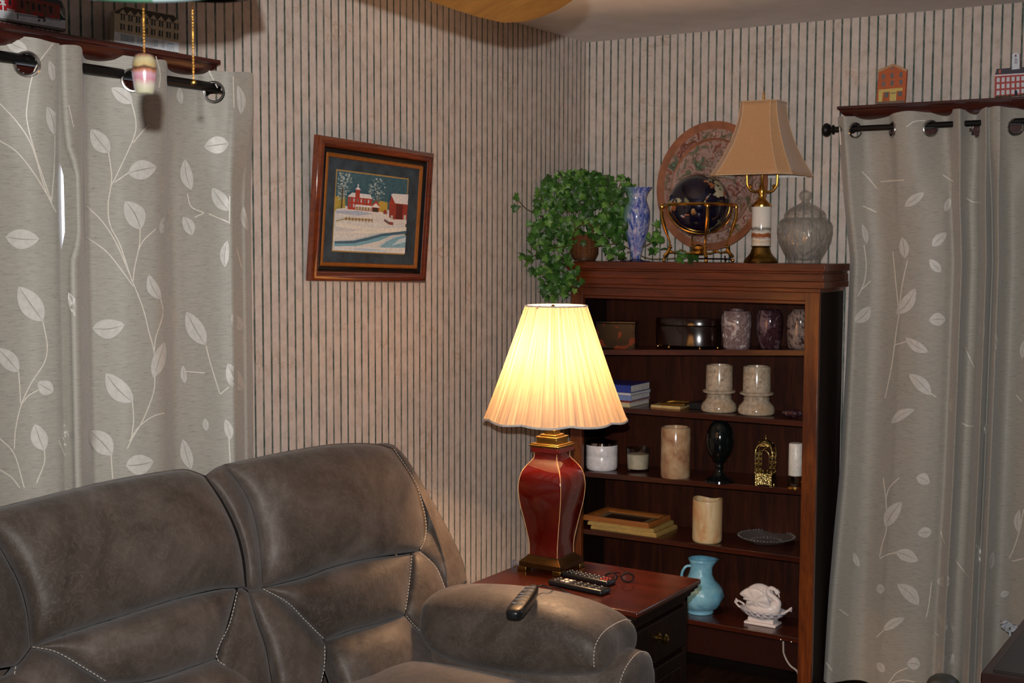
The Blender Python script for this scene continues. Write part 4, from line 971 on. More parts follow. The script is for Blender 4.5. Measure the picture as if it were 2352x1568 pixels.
def oval(z0, z1, s=1): return MB().lathe([(w2*.98*s, z0), (w2*s, z0+.002), (w2*s, z1-.003), (w2*.985*s, z1)], tuple(c), 64, sy=.62)
obj('box_body', oval(.012, .012+44*k*1.02), om.m, OV, sharp=.6)
obj('lid', oval(.014+45*k, .012+82*k-20*k, 1.01), om.m, OV, sharp=.6)
for ax, ay in ((-.8, -.35), (-.35, -.56), (.6, -.5), (.9, .1), (-.9, .1), (0, .58)):
    obj('foot', MB().ball((c[0]+w2*ax, c[1]+w2*ay, c[2]+.0062), .006, 12), M['brass'], OV)
obj('keyhole_plate', MB().box(c[0]-.040, c[0]-.034, c[1]-w2*.62*.93-.001, c[1]-w2*.62*.93+.004, c[2]+.035, c[2]+.047), M['brass_old'], OV)
def stone(name, cols, rough=.1, sc=9, dist=2.0, facets=None):
    t = NT(name); a = t.noise(sc, None, 6, .65, dist); st_ = [(.28+.44*i/(len(cols)-1), lin(q)) for i, q in enumerate(cols)]
    t.set(Base_Color=t.ramp(a, st_), Roughness=rough, Coat_Weight=.4, Coat_Roughness=.03); return t.m
am1 = stone('amethyst_white', [(70, 44, 46), (150, 130, 128), (110, 84, 84), (200, 190, 188), (140, 118, 114)], .1, 14, 2.5)
am2 = stone('amethyst_dark', [(34, 18, 24), (66, 38, 44), (44, 24, 30), (120, 96, 104), (38, 22, 28)], .08, 12, 2.5)
am3 = stone('amethyst_banded', [(40, 26, 30), (60, 44, 44), (150, 130, 120), (50, 30, 34), (90, 56, 36)], .08, 8, 3)
def holder(px, label, mat, prof, seed):
    c, k = spot(px, 799, Z1, y=-.175)
    t = thing('stone_votive', label, 'candle holder', c, 'polished stone votives on the top shelf')
    rg = random.Random(seed); ph = rg.uniform(0, 6)
    obj('stone_body', lathe_px(c, k, prof, 799, mod=lambda a, z: 1+.03*math.cos(2*a+ph)+.02*math.cos(3*a+z*30)), mat, t, sharp=.9)
    obj('well', lathe_px(c, k, [(15, 712), (17, 709), (12, 709), (10, 716), (1, 716)], 799), mat, t)
holder(1691, 'whitish polished stone votive, leftmost of three on the top shelf', am1, [(28, 799), (30, 796), (32, 775), (35, 745), (34, 725), (29, 713), (15, 711)], 1)
holder(1767, 'dark purple polished stone votive, middle of three on the top shelf', am2, [(20, 799), (23, 796), (28, 770), (30, 745), (29, 725), (25, 711), (14, 709)], 2)
holder(1836, 'dark banded stone votive half hidden by the right bookcase post', am3, [(24, 799), (27, 796), (29, 770), (30, 735), (27, 718), (20, 711), (12, 709)], 3)

# --- second shelf
# spines face the lamp side; fore edges to the right
blue = flat('blue_cover', (40, 62, 150), .3); red = flat('red_cover', (140, 44, 40), .4); cream = flat('cream_cover', (206, 190, 150), .5); dkb = flat('dark_cover', (32, 26, 34), .35); lb = flat('pale_blue_cover', (120, 140, 190), .4)
ang = math.radians(72); zz = 0
for th, cov, lab, da in ((.017, cream, 'thin cream-covered book at the bottom of the stack on the second shelf', .02), (.005, red, 'thin red-edged booklet second from the bottom of the book stack', -.03), (.020, lb, 'pale blue book in the middle of the stack on the second shelf', .05), (.009, flat('white_cover', (200, 200, 206), .4), 'thin white book just under the thick top book', .0), (.028, blue, 'thick blue-spined book on top of the stack on the second shelf', .03)):
    p_ = P(1447, 930, y=-.25); x1_ = p_[0]+[-.004, 0, 0, .001, -.002][int(zz > .016)+int(zz > .022)+int(zz > .042)+int(zz > .052)]; z_ = Z2(x1_)+.001+zz
    c = np.array([x1_-.08, -.155, z_]); t = thing('book', lab, 'book', c, 'books stacked on the second shelf')
    xf = Matrix.Translation((x1_, -.245+da*.1, z_))@Matrix.Rotation(da*.5, 4, 'Z'); W, D_ = .155, .175
    m = MB(); m.xf = xf; m.box(-W+.003, -.002, .003, D_-.003, .0015, th-.0015); obj('pages', m, flat('book_pages', (216, 212, 208), .7), t)
    m = MB(); m.xf = xf; m.box(-W, 0, 0, D_, 0, .0015); m.box(-W, 0, 0, D_, th-.0015, th); m.box(-W, -.0, 0, .003, .0015, th-.0015)
    obj('cover', m, cov, t); zz += th+.0012
c, k = spot(1548, 941, Z2, y=-.19)
m = MB(); m.xf = Matrix.Translation(tuple(c))@Matrix.Rotation(math.radians(3), 4, 'Z'); m.box(-.075, .045, -.05, .07, 0, .007, 1); m.box(-.075, .045, -.05, .07, .007, .017, 0)
single('flat_box', m, [flat('pale_wood_edge', (206, 176, 116), .4), flat('brown_edge', (130, 92, 52), .5)], 'flat pale wooden box lying on the second shelf, right of the books', 'box', c, bevel=.001)
c2 = c+np.array([.01, .01, .0175])
PF = thing('picture_frame', 'small dark and gilt picture frame lying on the flat pale box', 'picture frame', c2)
m = MB(); m.xf = Matrix.Translation(tuple(c2))@Matrix.Rotation(math.radians(5), 4, 'Z')
for a in ((-.055, .045, -.05, -.038), (-.055, .045, .046, .058), (-.055, -.043, -.038, .046), (.033, .045, -.038, .046)): m.box(a[0], a[1], a[2], a[3], 0, .009)
obj('moulding', m, M['brass_old'], PF, bevel=.002)
m = MB(); m.xf = Matrix.Translation(tuple(c2))@Matrix.Rotation(math.radians(5), 4, 'Z'); m.box(-.043, .033, -.038, .046, .001, .004); obj('picture', m, M['gloss_black'], PF)
c, k = spot(1590, 936, Z2, y=-.13)
m = MB().box(c[0]-.0, c[0]+.055, c[1]-.03, c[1]+.05, c[2], c[2]+.026)
single('small_box', m, M['black'], 'small black box on the second shelf, left of the stone pillars', 'box', c, bevel=.003)
gr = NT('speckled_granite'); a = gr.noise(70, None, 6, .75); b = gr.noise(14, None, 3)
gr.set(Base_Color=gr.mix(gr.ramp(b, [(.5, (0, 0, 0, 1)), (.7, (.6, .6, .6, 1))]), gr.ramp(a, [(.32, lin((84, 76, 66))), (.42, lin((168, 152, 132))), (.6, lin((200, 184, 162))), (.75, lin((222, 210, 192)))]), lin((176, 142, 96))), Roughness=.14)
for px, py, lab in ((1651, 946, 'speckled beige stone pillar candle holder, left of the pair on the second shelf'), (1737, 951, 'speckled beige stone pillar candle holder, right of the pair on the second shelf')):
    c, k = spot(px, py, Z2, y=-.17); k = k*(1.0 if px < 1700 else 1.03); t = thing('stone_pillar', lab, 'candle holder', c, 'stone pillar holders on the second shelf')
    obj('pedestal', lathe_px(c, k, [(36, 946), (40, 943), (41, 936), (38, 926), (31, 919), (28, 914), (29, 910), (27, 906), (30, 903)], 946), gr.m, t, sharp=.7)
    obj('pillar', lathe_px(c, k, [(30, 903), (37, 901), (38, 897), (31, 894), (30.5, 842), (29, 838), (24, 838), (23, 846), (1, 846)], 946), gr.m, t, sharp=.7)
c, k = spot(1820, 960, Z2, y=-.19)
m = MB(); m.lathe([(.001, 0), (.016, .001), (.034, .010), (.040, .016), (.036, .024), (.02, .031), (.001, .033)], tuple(c), 32, sy=.7)
single('stone_shell', m, am2, 'small dark purple polished stone at the right end of the second shelf', 'stone', c, sharp=2)

# --- third shelf
c, k = spot(1382, 1078, Z3)
t = thing('candle', 'wide white candle jar with a shiny silver lid, behind the lamp on the third shelf', 'candle', c)
obj('jar', lathe_px(c, k, [(30, 1082), (35, 1078), (36, 1072), (36, 1050), (35.4, 1048.5), (36, 1047), (36, 1022), (34, 1020)], 1082), M['white'], t, sharp=.8)
obj('lid', lathe_px(c, k, [(36.5, 1023), (36.5, 1017), (34, 1015), (12, 1013), (7, 1009), (1, 1008)], 1082), flat('chrome_lid', (170, 168, 166), .08, 1), t, sharp=.6)
c, k = spot(1465, 1080, Z3)
t = thing('candle', 'cream candle in a small clear glass, second from the left on the third shelf', 'candle', c)
obj('glass', lathe_px(c, k, [(23, 1083), (25, 1081), (28, 1030), (27, 1030), (23.5, 1077), (1, 1078)], 1083), M['clear'], t, sharp=.8)
obj('wax', lathe_px(c, k, [(22.5, 1077), (23.8, 1072), (25, 1044), (1, 1044)], 1083), flat('cream_wax', (232, 220, 190), .5), t, sharp=.8)
c, k = spot(1551, 1095, Z3)
t = thing('candle', 'tall mottled tan pillar candle in the middle left of the third shelf', 'candle', c)
tn = NT('mottled_tan_wax'); tn.set(Base_Color=tn.ramp(tn.noise(22, tn.co((1, 1, .8)), 5, .6), [(.32, lin((150, 100, 76))), (.5, lin((184, 148, 112))), (.7, lin((206, 178, 142)))]), Roughness=.15)
obj('pillar', lathe_px(c, k, [(32, 1098), (34, 1095), (34, 986), (32, 982), (28, 982), (27, 992), (1, 992)], 1098), tn.m, t, sharp=.7)
c, k = spot(1652, 1108, Z3)
t = thing('stone_egg', 'black polished stone egg on a small black pedestal, on the third shelf', 'egg', c)
obj('egg', lathe_px(c, k, [(1, 1064), (14, 1061), (24, 1050), (30, 1034), (32, 1018), (30, 1000), (24, 984), (15, 974), (1, 969)], 1113), M['gloss_black'], t, sharp=3)
obj('stand', lathe_px(c, k, [(34, 1113), (33, 1108), (18, 1101), (9, 1092), (7, 1084), (10, 1078), (8, 1074), (10, 1068), (17, 1062), (15, 1060), (1, 1066)], 1113), M['gloss_black'], t, sharp=.9)
c, k = spot(1757, 1122, Z3)
t = thing('filigree_lantern', 'small gold filigree domed ornament with arched sides, on the third shelf', 'ornament', c)
a0 = math.radians(8); hw = 19.5*k; xfl = Matrix.Translation(tuple(c))@Matrix.Rotation(a0, 4, 'Z')
ps = MB(); ps.xf = xfl
ps.box(-hw, hw, -hw, hw, .006, 30*k); 
for sx in (-1, 1):
    for sy in (-1, 1): ps.box(sx*hw*.98-.004*(sx+1)*1.0, sx*hw*.98+.004*(1-sx)*1.0, sy*hw*.98-.004*(sy+1), sy*hw*.98+.004*(1-sy), 0, .006)
fil = NT('gold_filigree_bumpy'); vo = fil.n('ShaderNodeTexVoronoi'); vo.inputs['Scale'].default_value = 160; fil.l(fil.co(), vo.inputs['Vector']); fil.set(Base_Color=lin((214, 196, 128)), Metallic=1.0, Roughness=.22); fil.bump(vo.outputs[0], 1, .003)
obj('plinth', ps, fil.m, t, bevel=.0008)
for q in range(4):
    m = MB(); m.xf = xfl@Matrix.Rotation(q*PI/2, 4, 'Z'); zb = 30*k; zs2 = 78*k
    arch = [(-hw, -hw, zb), (-hw, -hw, zs2)]+[(-hw*math.cos(a), -hw+.008*math.sin(a), zs2+20*k*math.sin(a)) for a in np.linspace(0, PI, 14)]+[(hw, -hw, zb)]
    m.tube(arch, .0016, 6)
    ia = [(-hw*.66, -hw, zb), (-hw*.66, -hw, zs2-8*k)]+[(-hw*.66*math.cos(a), -hw, zs2-8*k+14*k*math.sin(a)) for a in np.linspace(0, PI, 12)]+[(hw*.66, -hw, zb)]
    m.tube(ia, .0011, 6)
    for i in range(8):
        s_ = -1 if i % 2 else 1; z_ = zb+(zs2-zb)*(i+.5)/8
        m.tube([(s_*hw*.83+.0032*math.cos(a), -hw, z_+.0042*math.sin(a)) for a in np.linspace(0, 2*PI, 9, endpoint=False)], .0008, 5, closed=True)
    for i in range(5): m.ball((-hw+2*hw*i/4, -hw-.001, zb+.001), .0022, 8)
    for z_ in (.45, .75): m.ball((-hw, -hw, zb+(zs2-zb)*z_), .0026, 8)
    m.ball((0, -hw+.006, zs2+21*k), .0026, 8)
    obj('arched_side', m, M['gold'], t, sharp=2)
m = MB(); m.lathe([(hw*1.0, 92*k), (hw*.8, 99*k), (hw*.4, 104*k), (.003, 106*k), (.0025, 109*k), (.004, 112*k), (.001, 116*k)], tuple(c), 20)
obj('dome', m, fil.m, t)
c, k = spot(1826, 1128, Z3, ylo=-.25)
t = thing('candle', 'slim white candle in a glass foot, at the right end of the third shelf', 'candle', c)
obj('wax', lathe_px(c, k, [(15, 1106), (16, 1104), (16, 1034), (14, 1031), (1, 1031)], 1136), flat('white_wax', (232, 228, 218), .35), t, sharp=.7)
obj('glass_foot', lathe_px(c, k, [(17, 1136), (18, 1133), (17, 1128), (14, 1122), (17, 1112), (18, 1106), (17, 1105), (1, 1107)], 1136), glassy('gold_tinted_glass', (220, 196, 150), .05, .5), t, sharp=.6)
obj('gold_band', lathe_px(c, k, [(18.3, 1136), (18.6, 1134), (18.3, 1131), (15, 1131)], 1136, seg=28), M['brass'], t)

# --- fourth shelf
base = None
for i, (px, py, w_, d_, th, col, lab) in enumerate([(1507, 1236, .285, .19, .015, 'g', 'gilt picture frame at the bottom of the stack on the fourth shelf'), (1499, 1232, .285, .19, .014, 'g', 'gilt picture frame in the middle of the stack on the fourth shelf'), (1491, 1228, .29, .19, .020, 'o', 'oak picture frame with dark picture, top of the stack on the fourth shelf')]):
    q_ = P(px, py, y=-.25); zf = [0.0005, .0165, .0315][i]; c = np.array([q_[0]-w_/2, -.153, Z4(q_[0]-.1)+zf])
    t = thing('picture_frame', lab, 'picture frame', c, 'picture frames stacked on the fourth shelf')
    xf = Matrix.Translation(tuple(c))@Matrix.Rotation(math.radians([0, 1.5, -1][i]), 4, 'Z')
    gmz = flat('gilt_wood', (196, 164, 96), .4, .2) if col == 'g' else wood('oak_frame', (190, 120, 56), (140, 80, 34), 'x', .35, .3)
    m = MB(); m.xf = xf; b_ = .028; a, b = w_/2, d_/2
    def ringz(mb, o, z): return [(-a+o, -b+o, z), (a-o, -b+o, z), (a-o, b-o, z), (-a+o, b-o, z)]
    m.grid([ringz(m, 0, 0), ringz(m, 0, th*.6), ringz(m, .004, th), ringz(m, b_*.6, th*.92), ringz(m, b_, th*.6), ringz(m, b_, 0)], cu=True, cv=True)
    obj('moulding', m, gmz, t, sharp=.3)
    m = MB(); m.xf = xf; m.box(-a+b_, a-b_, -b+b_, b-b_, .002, th*.35); m.box(-a+b_+.03, a-b_-.03, -b+b_+.025, b-b_-.025, th*.35, th*.38, 1)
    obj('picture', m, [flat('mat_board', (150, 128, 96), .7), flat('dark_photo', (46, 38, 34), .25)], t)
c, k = spot(1624, 1243, Z4)
al = NT('alabaster_wax'); al.set(Base_Color=al.ramp(al.noise(10, al.co((1, 1, .7)), 4, .6, 1), [(.35, lin((214, 160, 110))), (.5, lin((228, 200, 150))), (.7, lin((238, 224, 194)))]), Roughness=.35, Subsurface_Weight=.0)
m = MB(); rows = []
for w_, y in ((30, 1246), (33, 1243), (34, 1238), (34, 1200), (34, 1152), (33, 1147), (30, 1147), (29, 1156), (29, 1175), (1, 1178)):
    row = []
    for i in range(48):
        a = 2*PI*i/48; z_ = (1246-y)*k+(.0045*math.sin(2*a+1.2)+.002*math.sin(3*a) if y in (1152, 1147, 1156) else 0); row.append((c[0]+w_*k*math.cos(a), c[1]+w_*k*math.sin(a), c[2]+z_))
    rows.append(row)
m.grid(rows, cv=True); m.f.append(tuple(range(48))); m.m.append(0)
single('candle', m, al.m, 'honey and cream pillar candle with a wavy rim, on the fourth shelf', 'candle', c, sharp=.8)
c, k = spot(1760, 1245, Z4)
m = MB(); wavy = lambda a, z: 1+(.03*abs(math.sin(9*a))+.012*math.sin(30*a))*min(1, z/.018)
k2 = k*1.0
m.lathe([(.001, .003), (.05, .003), (.056, .006), (.070, .013), (.098, .024), (.102, .026), (.099, .021), (.072, .009), (.060, .002), (.05, 0), (.001, 0)], tuple(c), 108, mod=wavy)
for i in range(54):
    a = 2*PI*i/54; rr_ = .102*wavy(a, .026); m.ball((c[0]+rr_*math.cos(a), c[1]+rr_*math.sin(a), c[2]+.0255), .0034, 8)
    if i % 2 == 0: m.ball((c[0]+.057*math.cos(a), c[1]+.057*math.sin(a), c[2]+.007), .0028, 8)
single('glass_dish', m, thin_glass('sparkling_glass', (250, 249, 246), .6, 60, 1.1), 'scalloped cut glass dish on the right of the fourth shelf', 'dish', c, sharp=.5)

# --- bottom shelf
c, k = spot(1608, 1405, Z5)
bl = NT('blue_ceramic'); bl.set(Base_Color=bl.ramp(bl.noise(30, None, 4), [(.3, lin((112, 182, 214))), (.7, lin((146, 206, 228)))]), Roughness=.3); bl.bump(bl.noise(70, None, 3), .5, .004)
t = thing('pitcher', 'pale blue ceramic pitcher with a pointed spout, on the bottom shelf behind the end table', 'pitcher', c)
spd = math.atan2(MW[1, 0], MW[0, 0])
def sp(a, z):
    d = math.cos(a-spd+.3); return 1+(.34*max(0, d)**5*max(0, (z-.155)/.045) if z > .155 else 0)+(.03*math.sin(9*a+z*60) if .02 < z < .09 else 0)
prof = [(30, 1408), (31, 1404), (28, 1401), (40, 1394), (48, 1382), (53, 1368), (50, 1352), (42, 1342), (33, 1333), (27, 1320), (24, 1308), (23, 1300), (26, 1290), (29, 1283), (27, 1283), (23, 1291), (20, 1300), (1, 1304)]
obj('body', lathe_px(c, k, [(w_, y) for w_, y in prof], 1408, mod=sp, seg=64), bl.m, t, sharp=2)
m = MB(); dxx = np.array([MW[0, 0], MW[1, 0], 0]); q = [c-dxx*w_*k+np.array([0, 0, (1408-y)*k]) for w_, y in ((22, 1300), (34, 1302), (42, 1314), (44, 1330), (40, 1346), (44, 1360))]
m.tube(cr(q, 20), .005, 10); obj('handle', m, bl.m, t)
c, k = spot(1752, 1432, Z5)
wp = NT('white_porcelain'); wp.set(Base_Color=lin((240, 232, 230)), Roughness=.3)
sw_ang = math.radians(0)
BS = thing('basket_dish', 'white lattice porcelain basket dish holding the swan, on the bottom shelf', 'dish', c)
m = MB(); m.box(c[0]-.062, c[0]+.062, c[1]-.035, c[1]+.035, c[2], c[2]+.010); m.box(c[0]-.050, c[0]+.050, c[1]-.027, c[1]+.027, c[2]+.010, c[2]+.026)
obj('foot', m, wp.m, BS, bevel=.003)
lat = NT('white_lattice'); wv = lat.n('ShaderNodeTexWave'); wv.inputs['Scale'].default_value = 18; lat.l(lat.co((1, 1, 1), (0, .78, 0)), wv.inputs['Vector']); w3 = lat.n('ShaderNodeTexWave'); w3.inputs['Scale'].default_value = 18; lat.l(lat.co((1, 1, 1), (0, -.78, 0)), w3.inputs['Vector'])
lat.set(Base_Color=lin((232, 230, 236)), Roughness=.35); lat.bump(lat.math('MULTIPLY', wv.outputs[0], w3.outputs[0]), .9, .006)
m = MB(); m.lathe([(.05, .024), (.068, .032), (.084, .046), (.092, .056), (.089, .057), (.07, .045), (.05, .034), (.001, .032)], tuple(c), 56, sx=1.0, sy=.60, mod=lambda a, z: 1+.02*math.cos(14*a)*min(1, max(0, (z-.03)/.02)))
obj('bowl', m, lat.m, BS, sharp=1)
for s_ in (-1, 1):
    m = MB(); q = [(c[0]+s_*(.083+.026*math.sin(a)), c[1]+.022*math.cos(a), c[2]+.056+.016*math.sin(a)) for a in np.linspace(0, PI, 14)]
    m.tube(q, .0035, 8); m.tube([(c[0]+s_*.10, c[1], c[2]+.070), (c[0]+s_*.112, c[1]-.006, c[2]+.066)], .003, 6); m.tube([(c[0]+s_*.10, c[1], c[2]+.070), (c[0]+s_*.110, c[1]+.004, c[2]+.078)], .003, 6)
    obj('handle', m, wp.m, BS)
SWc = c+np.array([0, 0, .058])
SW = thing('swan_figurine', 'white porcelain swan with raised wings, nesting in the basket dish', 'figurine', SWc)
def ell(mb, cc, r, rot=None, seg=28):
    old = mb.xf; mb.xf = Matrix.Translation(tuple(cc))@(rot if rot is not None else Matrix.Identity(4)); mb.ball((0, 0, 0), 1, seg, 0, r); mb.xf = old
m = MB(); ell(m, SWc+np.array([0, 0, .004]), (.068, .034, .030))
ell(m, SWc+np.array([.042, -.002, .010]), (.028, .022, .026))
neck = cr([tuple(SWc+np.array(q)) for q in ((.052, -.002, .006), (.060, -.003, .030), (.044, -.004, .048), (.024, -.004, .060), (.020, -.004, .074), (.032, -.005, .083), (.050, -.006, .078), (.060, -.006, .066))], 34)
m.tube(neck, lambda t: .0125-.0065*t+(.003 if t > .9 else 0), 14); ell(m, SWc+np.array([.056, -.006, .071]), (.011, .008, .009)); m.tube([SWc+np.array([.060, -.006, .066]), SWc+np.array([.066, -.007, .052])], lambda t: .004*(1-.6*t), 8)
obj('body', m, wp.m, SW, sharp=3)
for s_ in (-1, 1):
    m = MB(); m.xf = Matrix.Translation(tuple(SWc+np.array([-.002, s_*.020, .004])))@Matrix.Rotation(s_*-.22, 4, 'X')@Matrix.Scale(1.22, 4)
    wo = cr([(.034, .004), (.030, .034), (.014, .056), (-.010, .066), (-.036, .064), (-.055, .052), (-.066, .038), (-.052, .033), (-.056, .024), (-.044, .020), (-.046, .010), (-.020, .000), (.010, -.004), (.034, .004)], 60)[:-1]
    cx_, cz_ = wo[:, 0].mean(), wo[:, 1].mean(); rows = []
    for kk, yy in ((.02, -.011), (.4, -.010), (.75, -.007), (.93, -.004), (1, 0), (.93, .004), (.75, .007), (.4, .010), (.02, .011)):
        rows.append([(cx_+(p[0]-cx_)*kk, yy+.0012*math.sin(i*.85)*(kk > .3), cz_+(p[1]-cz_)*kk) for i, p in enumerate(wo)])
    m.grid(rows, cv=True)
    obj('wing', m, wp.m, SW, sharp=3)
m = MB().tube(cr([tuple(P(x, y, y=-.245)) for x, y in ((1799, 1472), (1798, 1490), (1804, 1510), (1815, 1528), (1832, 1543))]+[(1.03, -.235, .02), (1.06, -.20, .006)], 24), .0034, 8)
single('power_cord', m, flat('white_cord', (170, 164, 160), .5), 'thin white cord hanging from the bottom shelf beside the right post', 'cord', P(1799, 1472, y=-.245))
for px, py in ((1793, 1469), (1817, 1474)):
    q = P(px, py, y=BYF+.016)
    obj('screw', MB().ball((q[0], BYF+.018, q[2]), .0032, 8), M['nickel'], BC)

# ------------------------------------------------------------------ framed winter picture (hangs a little crooked)
pcn = [(718, 310), (990, 350), (978, 650), (706, 643)]
q4 = [P(x, y, x=.022) for x, y in pcn]; cen = sum(q4)/4
PW = ((q4[1][1]-q4[0][1])+(q4[2][1]-q4[3][1]))/2; PH = ((q4[0][2]-q4[3][2])+(q4[1][2]-q4[2][2]))/2
tilt = math.radians(3.1)
# local frame: u along wall (+y), v up, w out of the wall (+x)
XP = Matrix.Translation((0, cen[1], cen[2]))@Matrix.Rotation(tilt*.6, 4, 'X').inverted()@Matrix(((0, 0, 1, 0), (1, 0, 0, 0), (0, 1, 0, 0), (0, 0, 0, 1)))@Matrix.Rotation(math.radians(3.2), 4, 'X')@Matrix.Translation((0, 0, .013))
PI_ = thing('framed_picture', 'framed painting of a snowy farm with red brick house, hanging on the left wall', 'picture', (0, cen[1], cen[2]))
def frame_ring(mb, prof, a, b, mi=0):
    rows = [[(-a+o, -b+o, z), (a-o, -b+o, z), (a-o, b-o, z), (-a+o, b-o, z)] for o, z in prof]
    mb.grid(rows, mi, cu=False, cv=True)
ha_, hb2 = PW*.487, PH/2
M['frame_wood'] = wood('picture_frame_wood', (134, 60, 20), (88, 32, 10), 'y', .22, .8, .5)
m = MB(); m.xf = XP; frame_ring(m, [(0, .002), (0, .018), (.004, .024), (.014, .028), (.024, .025), (.030, .018)], ha_, hb2); obj('frame', m, M['frame_wood'], PI_, sharp=.7)
m = MB(); m.xf = XP; frame_ring(m, [(.030, .018), (.036, .012), (.042, .012), (.046, .014)], ha_, hb2); obj('inner_groove', m, flat('black_lacquer', (18, 12, 10), .15), PI_, sharp=.5)
m = MB(); m.xf = XP; frame_ring(m, [(.046, .014), (.050, .017), (.057, .015), (.059, .009)], ha_, hb2); obj('inner_lip', m, flat('amber_lip', (150, 88, 30), .25), PI_, sharp=.5)
m = MB(); m.xf = XP; m.box(-ha_+.03, ha_-.03, -hb2+.03, hb2-.03, .002, .009)
mt = NT('blue_grey_suede_mat'); mt.set(Base_Color=mt.ramp(mt.noise(26, None, 4), [(.3, lin((36, 46, 54))), (.7, lin((60, 74, 84)))]), Roughness=.85); obj('mat_board', m, mt.m, PI_)
# painting: layered colour shapes in 0..1 coordinates
def px2uv(x, y):
    p = XP.inverted()@Vector(tuple(P(x, y, x=.023))); return p.x, p.y
U0 = px2uv(771, 392); U1 = px2uv(935, 412); U2 = px2uv(929, 582); U3 = px2uv(768, 575)
u0, u1 = (U0[0]+U3[0])/2, (U1[0]+U2[0])/2; v0, v1 = (U3[1]+U2[1])/2, (U0[1]+U1[1])/2
PCOL = {}
def pm_(c, n=.06):
    if c not in PCOL: PCOL[c] = flat('paint_%d_%d_%d' % c, c, .7, 0, n, 120)
    return PCOL[c]
pmats = []; pmb = MB(); pmb.xf = XP; lay = [0]
def paint(poly, c, n=.06):
    mt_ = pm_(c, n)
    if mt_ not in pmats: pmats.append(mt_)
    lay[0] += 1; z = .0092+lay[0]*.00002
    pmb.add([(u0+(u1-u0)*min(max(x, 0), 1), v0+(v1-v0)*min(max(y, 0), 1), z) for x, y in poly], [tuple(range(len(poly)))], pmats.index(mt_))
R4 = lambda a, b, c, d: [(a, c), (b, c), (b, d), (a, d)]
paint(R4(0, 1, 0, 1), (226, 222, 214)); paint(R4(0, 1, .57, 1), (60, 96, 108), .12); paint(R4(0, 1, .57, .68), (96, 120, 112)); 
paint([(0, .50), (.14, .50), (.12, .68), (0, .68)], (184, 160, 70)); paint([(.52, .54), (.72, .52), (.72, .66), (.62, .68), (.55, .6)], (196, 160, 66))
rg = random.Random(4)
for cx_, cy_, rx_, ry_, n_ in ((.08, .86, .12, .16, 130), (.05, .74, .09, .10, 50), (.55, .82, .12, .15, 110)):
    for i in range(n_):
        a = rg.uniform(0, 2*PI); r_ = math.sqrt(rg.random()); x, y = cx_+rx_*r_*math.cos(a), cy_+ry_*r_*math.sin(a); q = rg.uniform(.008, .018)
        if x < q or y > 1-q: continue
        paint([(x-q, y), (x, y-q*.7), (x+q, y), (x, y+q*.7)], rg.choice(((190, 200, 196), (150, 168, 164), (118, 140, 138))))
paint(R4(.06, .08, .47, .80), (96, 76, 56)); paint(R4(.56, .572, .56, .76), (90, 88, 84))
paint([(0, .52), (.2, .56), (.5, .55), (.7, .52), (1, .5), (1, .4), (0, .42)], (222, 216, 210)); paint([(0, .50), (.3, .52), (.5, .50), (.3, .46), (0, .47)], (176, 186, 204))
paint([(.15, .53), (.15, .69), (.475, .69), (.475, .53)], (176, 62, 44), .1); paint([(.14, .69), (.20, .745), (.45, .745), (.485, .69)], (228, 226, 222))
paint(R4(.245, .305, .69, .79), (170, 60, 46)); paint([(.235, .79), (.275, .83), (.315, .79)], (226, 218, 218)); paint(R4(.265, .285, .83, .86), (210, 200, 204))
for i in range(6):
    x = .17+i*.05
    for y in (.56, .63): paint(R4(x, x+.018, y, y+.045), (196, 196, 204) if i % 2 else (120, 110, 118))
paint(R4(.25, .475, .535, .575), (196, 176, 146)); paint([(.24, .575), (.26, .60), (.475, .60), (.49, .575)], (224, 222, 222))
for i in range(5): paint(R4(.27+i*.04, .28+i*.04, .535, .575), (110, 70, 50))
paint([(.48, .53), (.48, .61), (.535, .68), (.585, .62), (.585, .53)], (172, 66, 48)); paint([(.47, .585), (.535, .64), (.60, .585)], (230, 226, 220)); paint(R4(.495, .57, .525, .58), (66, 52, 42))
paint([(.65, .51), (.65, .55), (.67, .57), (.70, .55), (.70, .51)], (150, 62, 50))
paint([(.735, .47), (.725, .66), (.755, .77), (.81, .665), (1, .665), (1, .46), (.80, .45)], (156, 58, 42), .1); paint([(.745, .775), (.81, .665), (1, .665), (1, .80), (.77, .79)], (224, 222, 220)); paint(R4(.83, .93, .46, .655), (98, 34, 28)); paint(R4(.755, .79, .45, .50), (190, 186, 176)); paint(R4(.95, .985, .46, .52), (190, 186, 176))
paint([(.12, .395), (.5, .405), (.5, .43), (.12, .42)], (178, 148, 96)); paint([(0, .36), (.12, .395), (.12, .41), (0, .375)], (172, 152, 110))
for i in range(9): paint(R4(.13+i*.045, .14+i*.045, .385, .432), (120, 84, 52))
paint([(.66, .42), (.73, .38), (.80, .37), (.80, .41), (.73, .415), (.67, .445)], (110, 84, 84)); paint(R4(.745, .79, .375, .405), (150, 60, 56))
paint([(0, .36), (.3, .33), (.6, .32), (1, .36), (1, .30), (.5, .24), (0, .22)], (232, 226, 214)); paint([(0, .30), (.25, .28), (.4, .30), (.2, .25), (0, .24)], (206, 204, 200))
paint([(0, .115), (.25, .135), (.45, .19), (.65, .25), (1, .31), (1, .27), (.65, .215), (.45, .15), (.25, .10), (0, .085)], (70, 104, 124)); 
paint([(0, .085), (.25, .10), (.45, .15), (.65, .215), (.8, .24), (.6, .15), (.3, .07), (0, .05)], (120, 172, 190)); paint([(.62, .07), (.72, .15), (.85, .21), (1, .25), (1, .08), (.8, .06)], (130, 178, 196)); paint([(.8, .10), (.9, .19), (1, .22), (1, .16)], (196, 214, 222))
paint([(0, .05), (.3, .07), (.55, .06), (1, .08), (1, 0), (0, 0)], (226, 224, 220)); paint([(.2, .03), (.5, .045), (.8, .02), (.5, .01)], (186, 208, 224))
obj('painting', pmb, pmats, PI_, recalc=False, sharp=3)
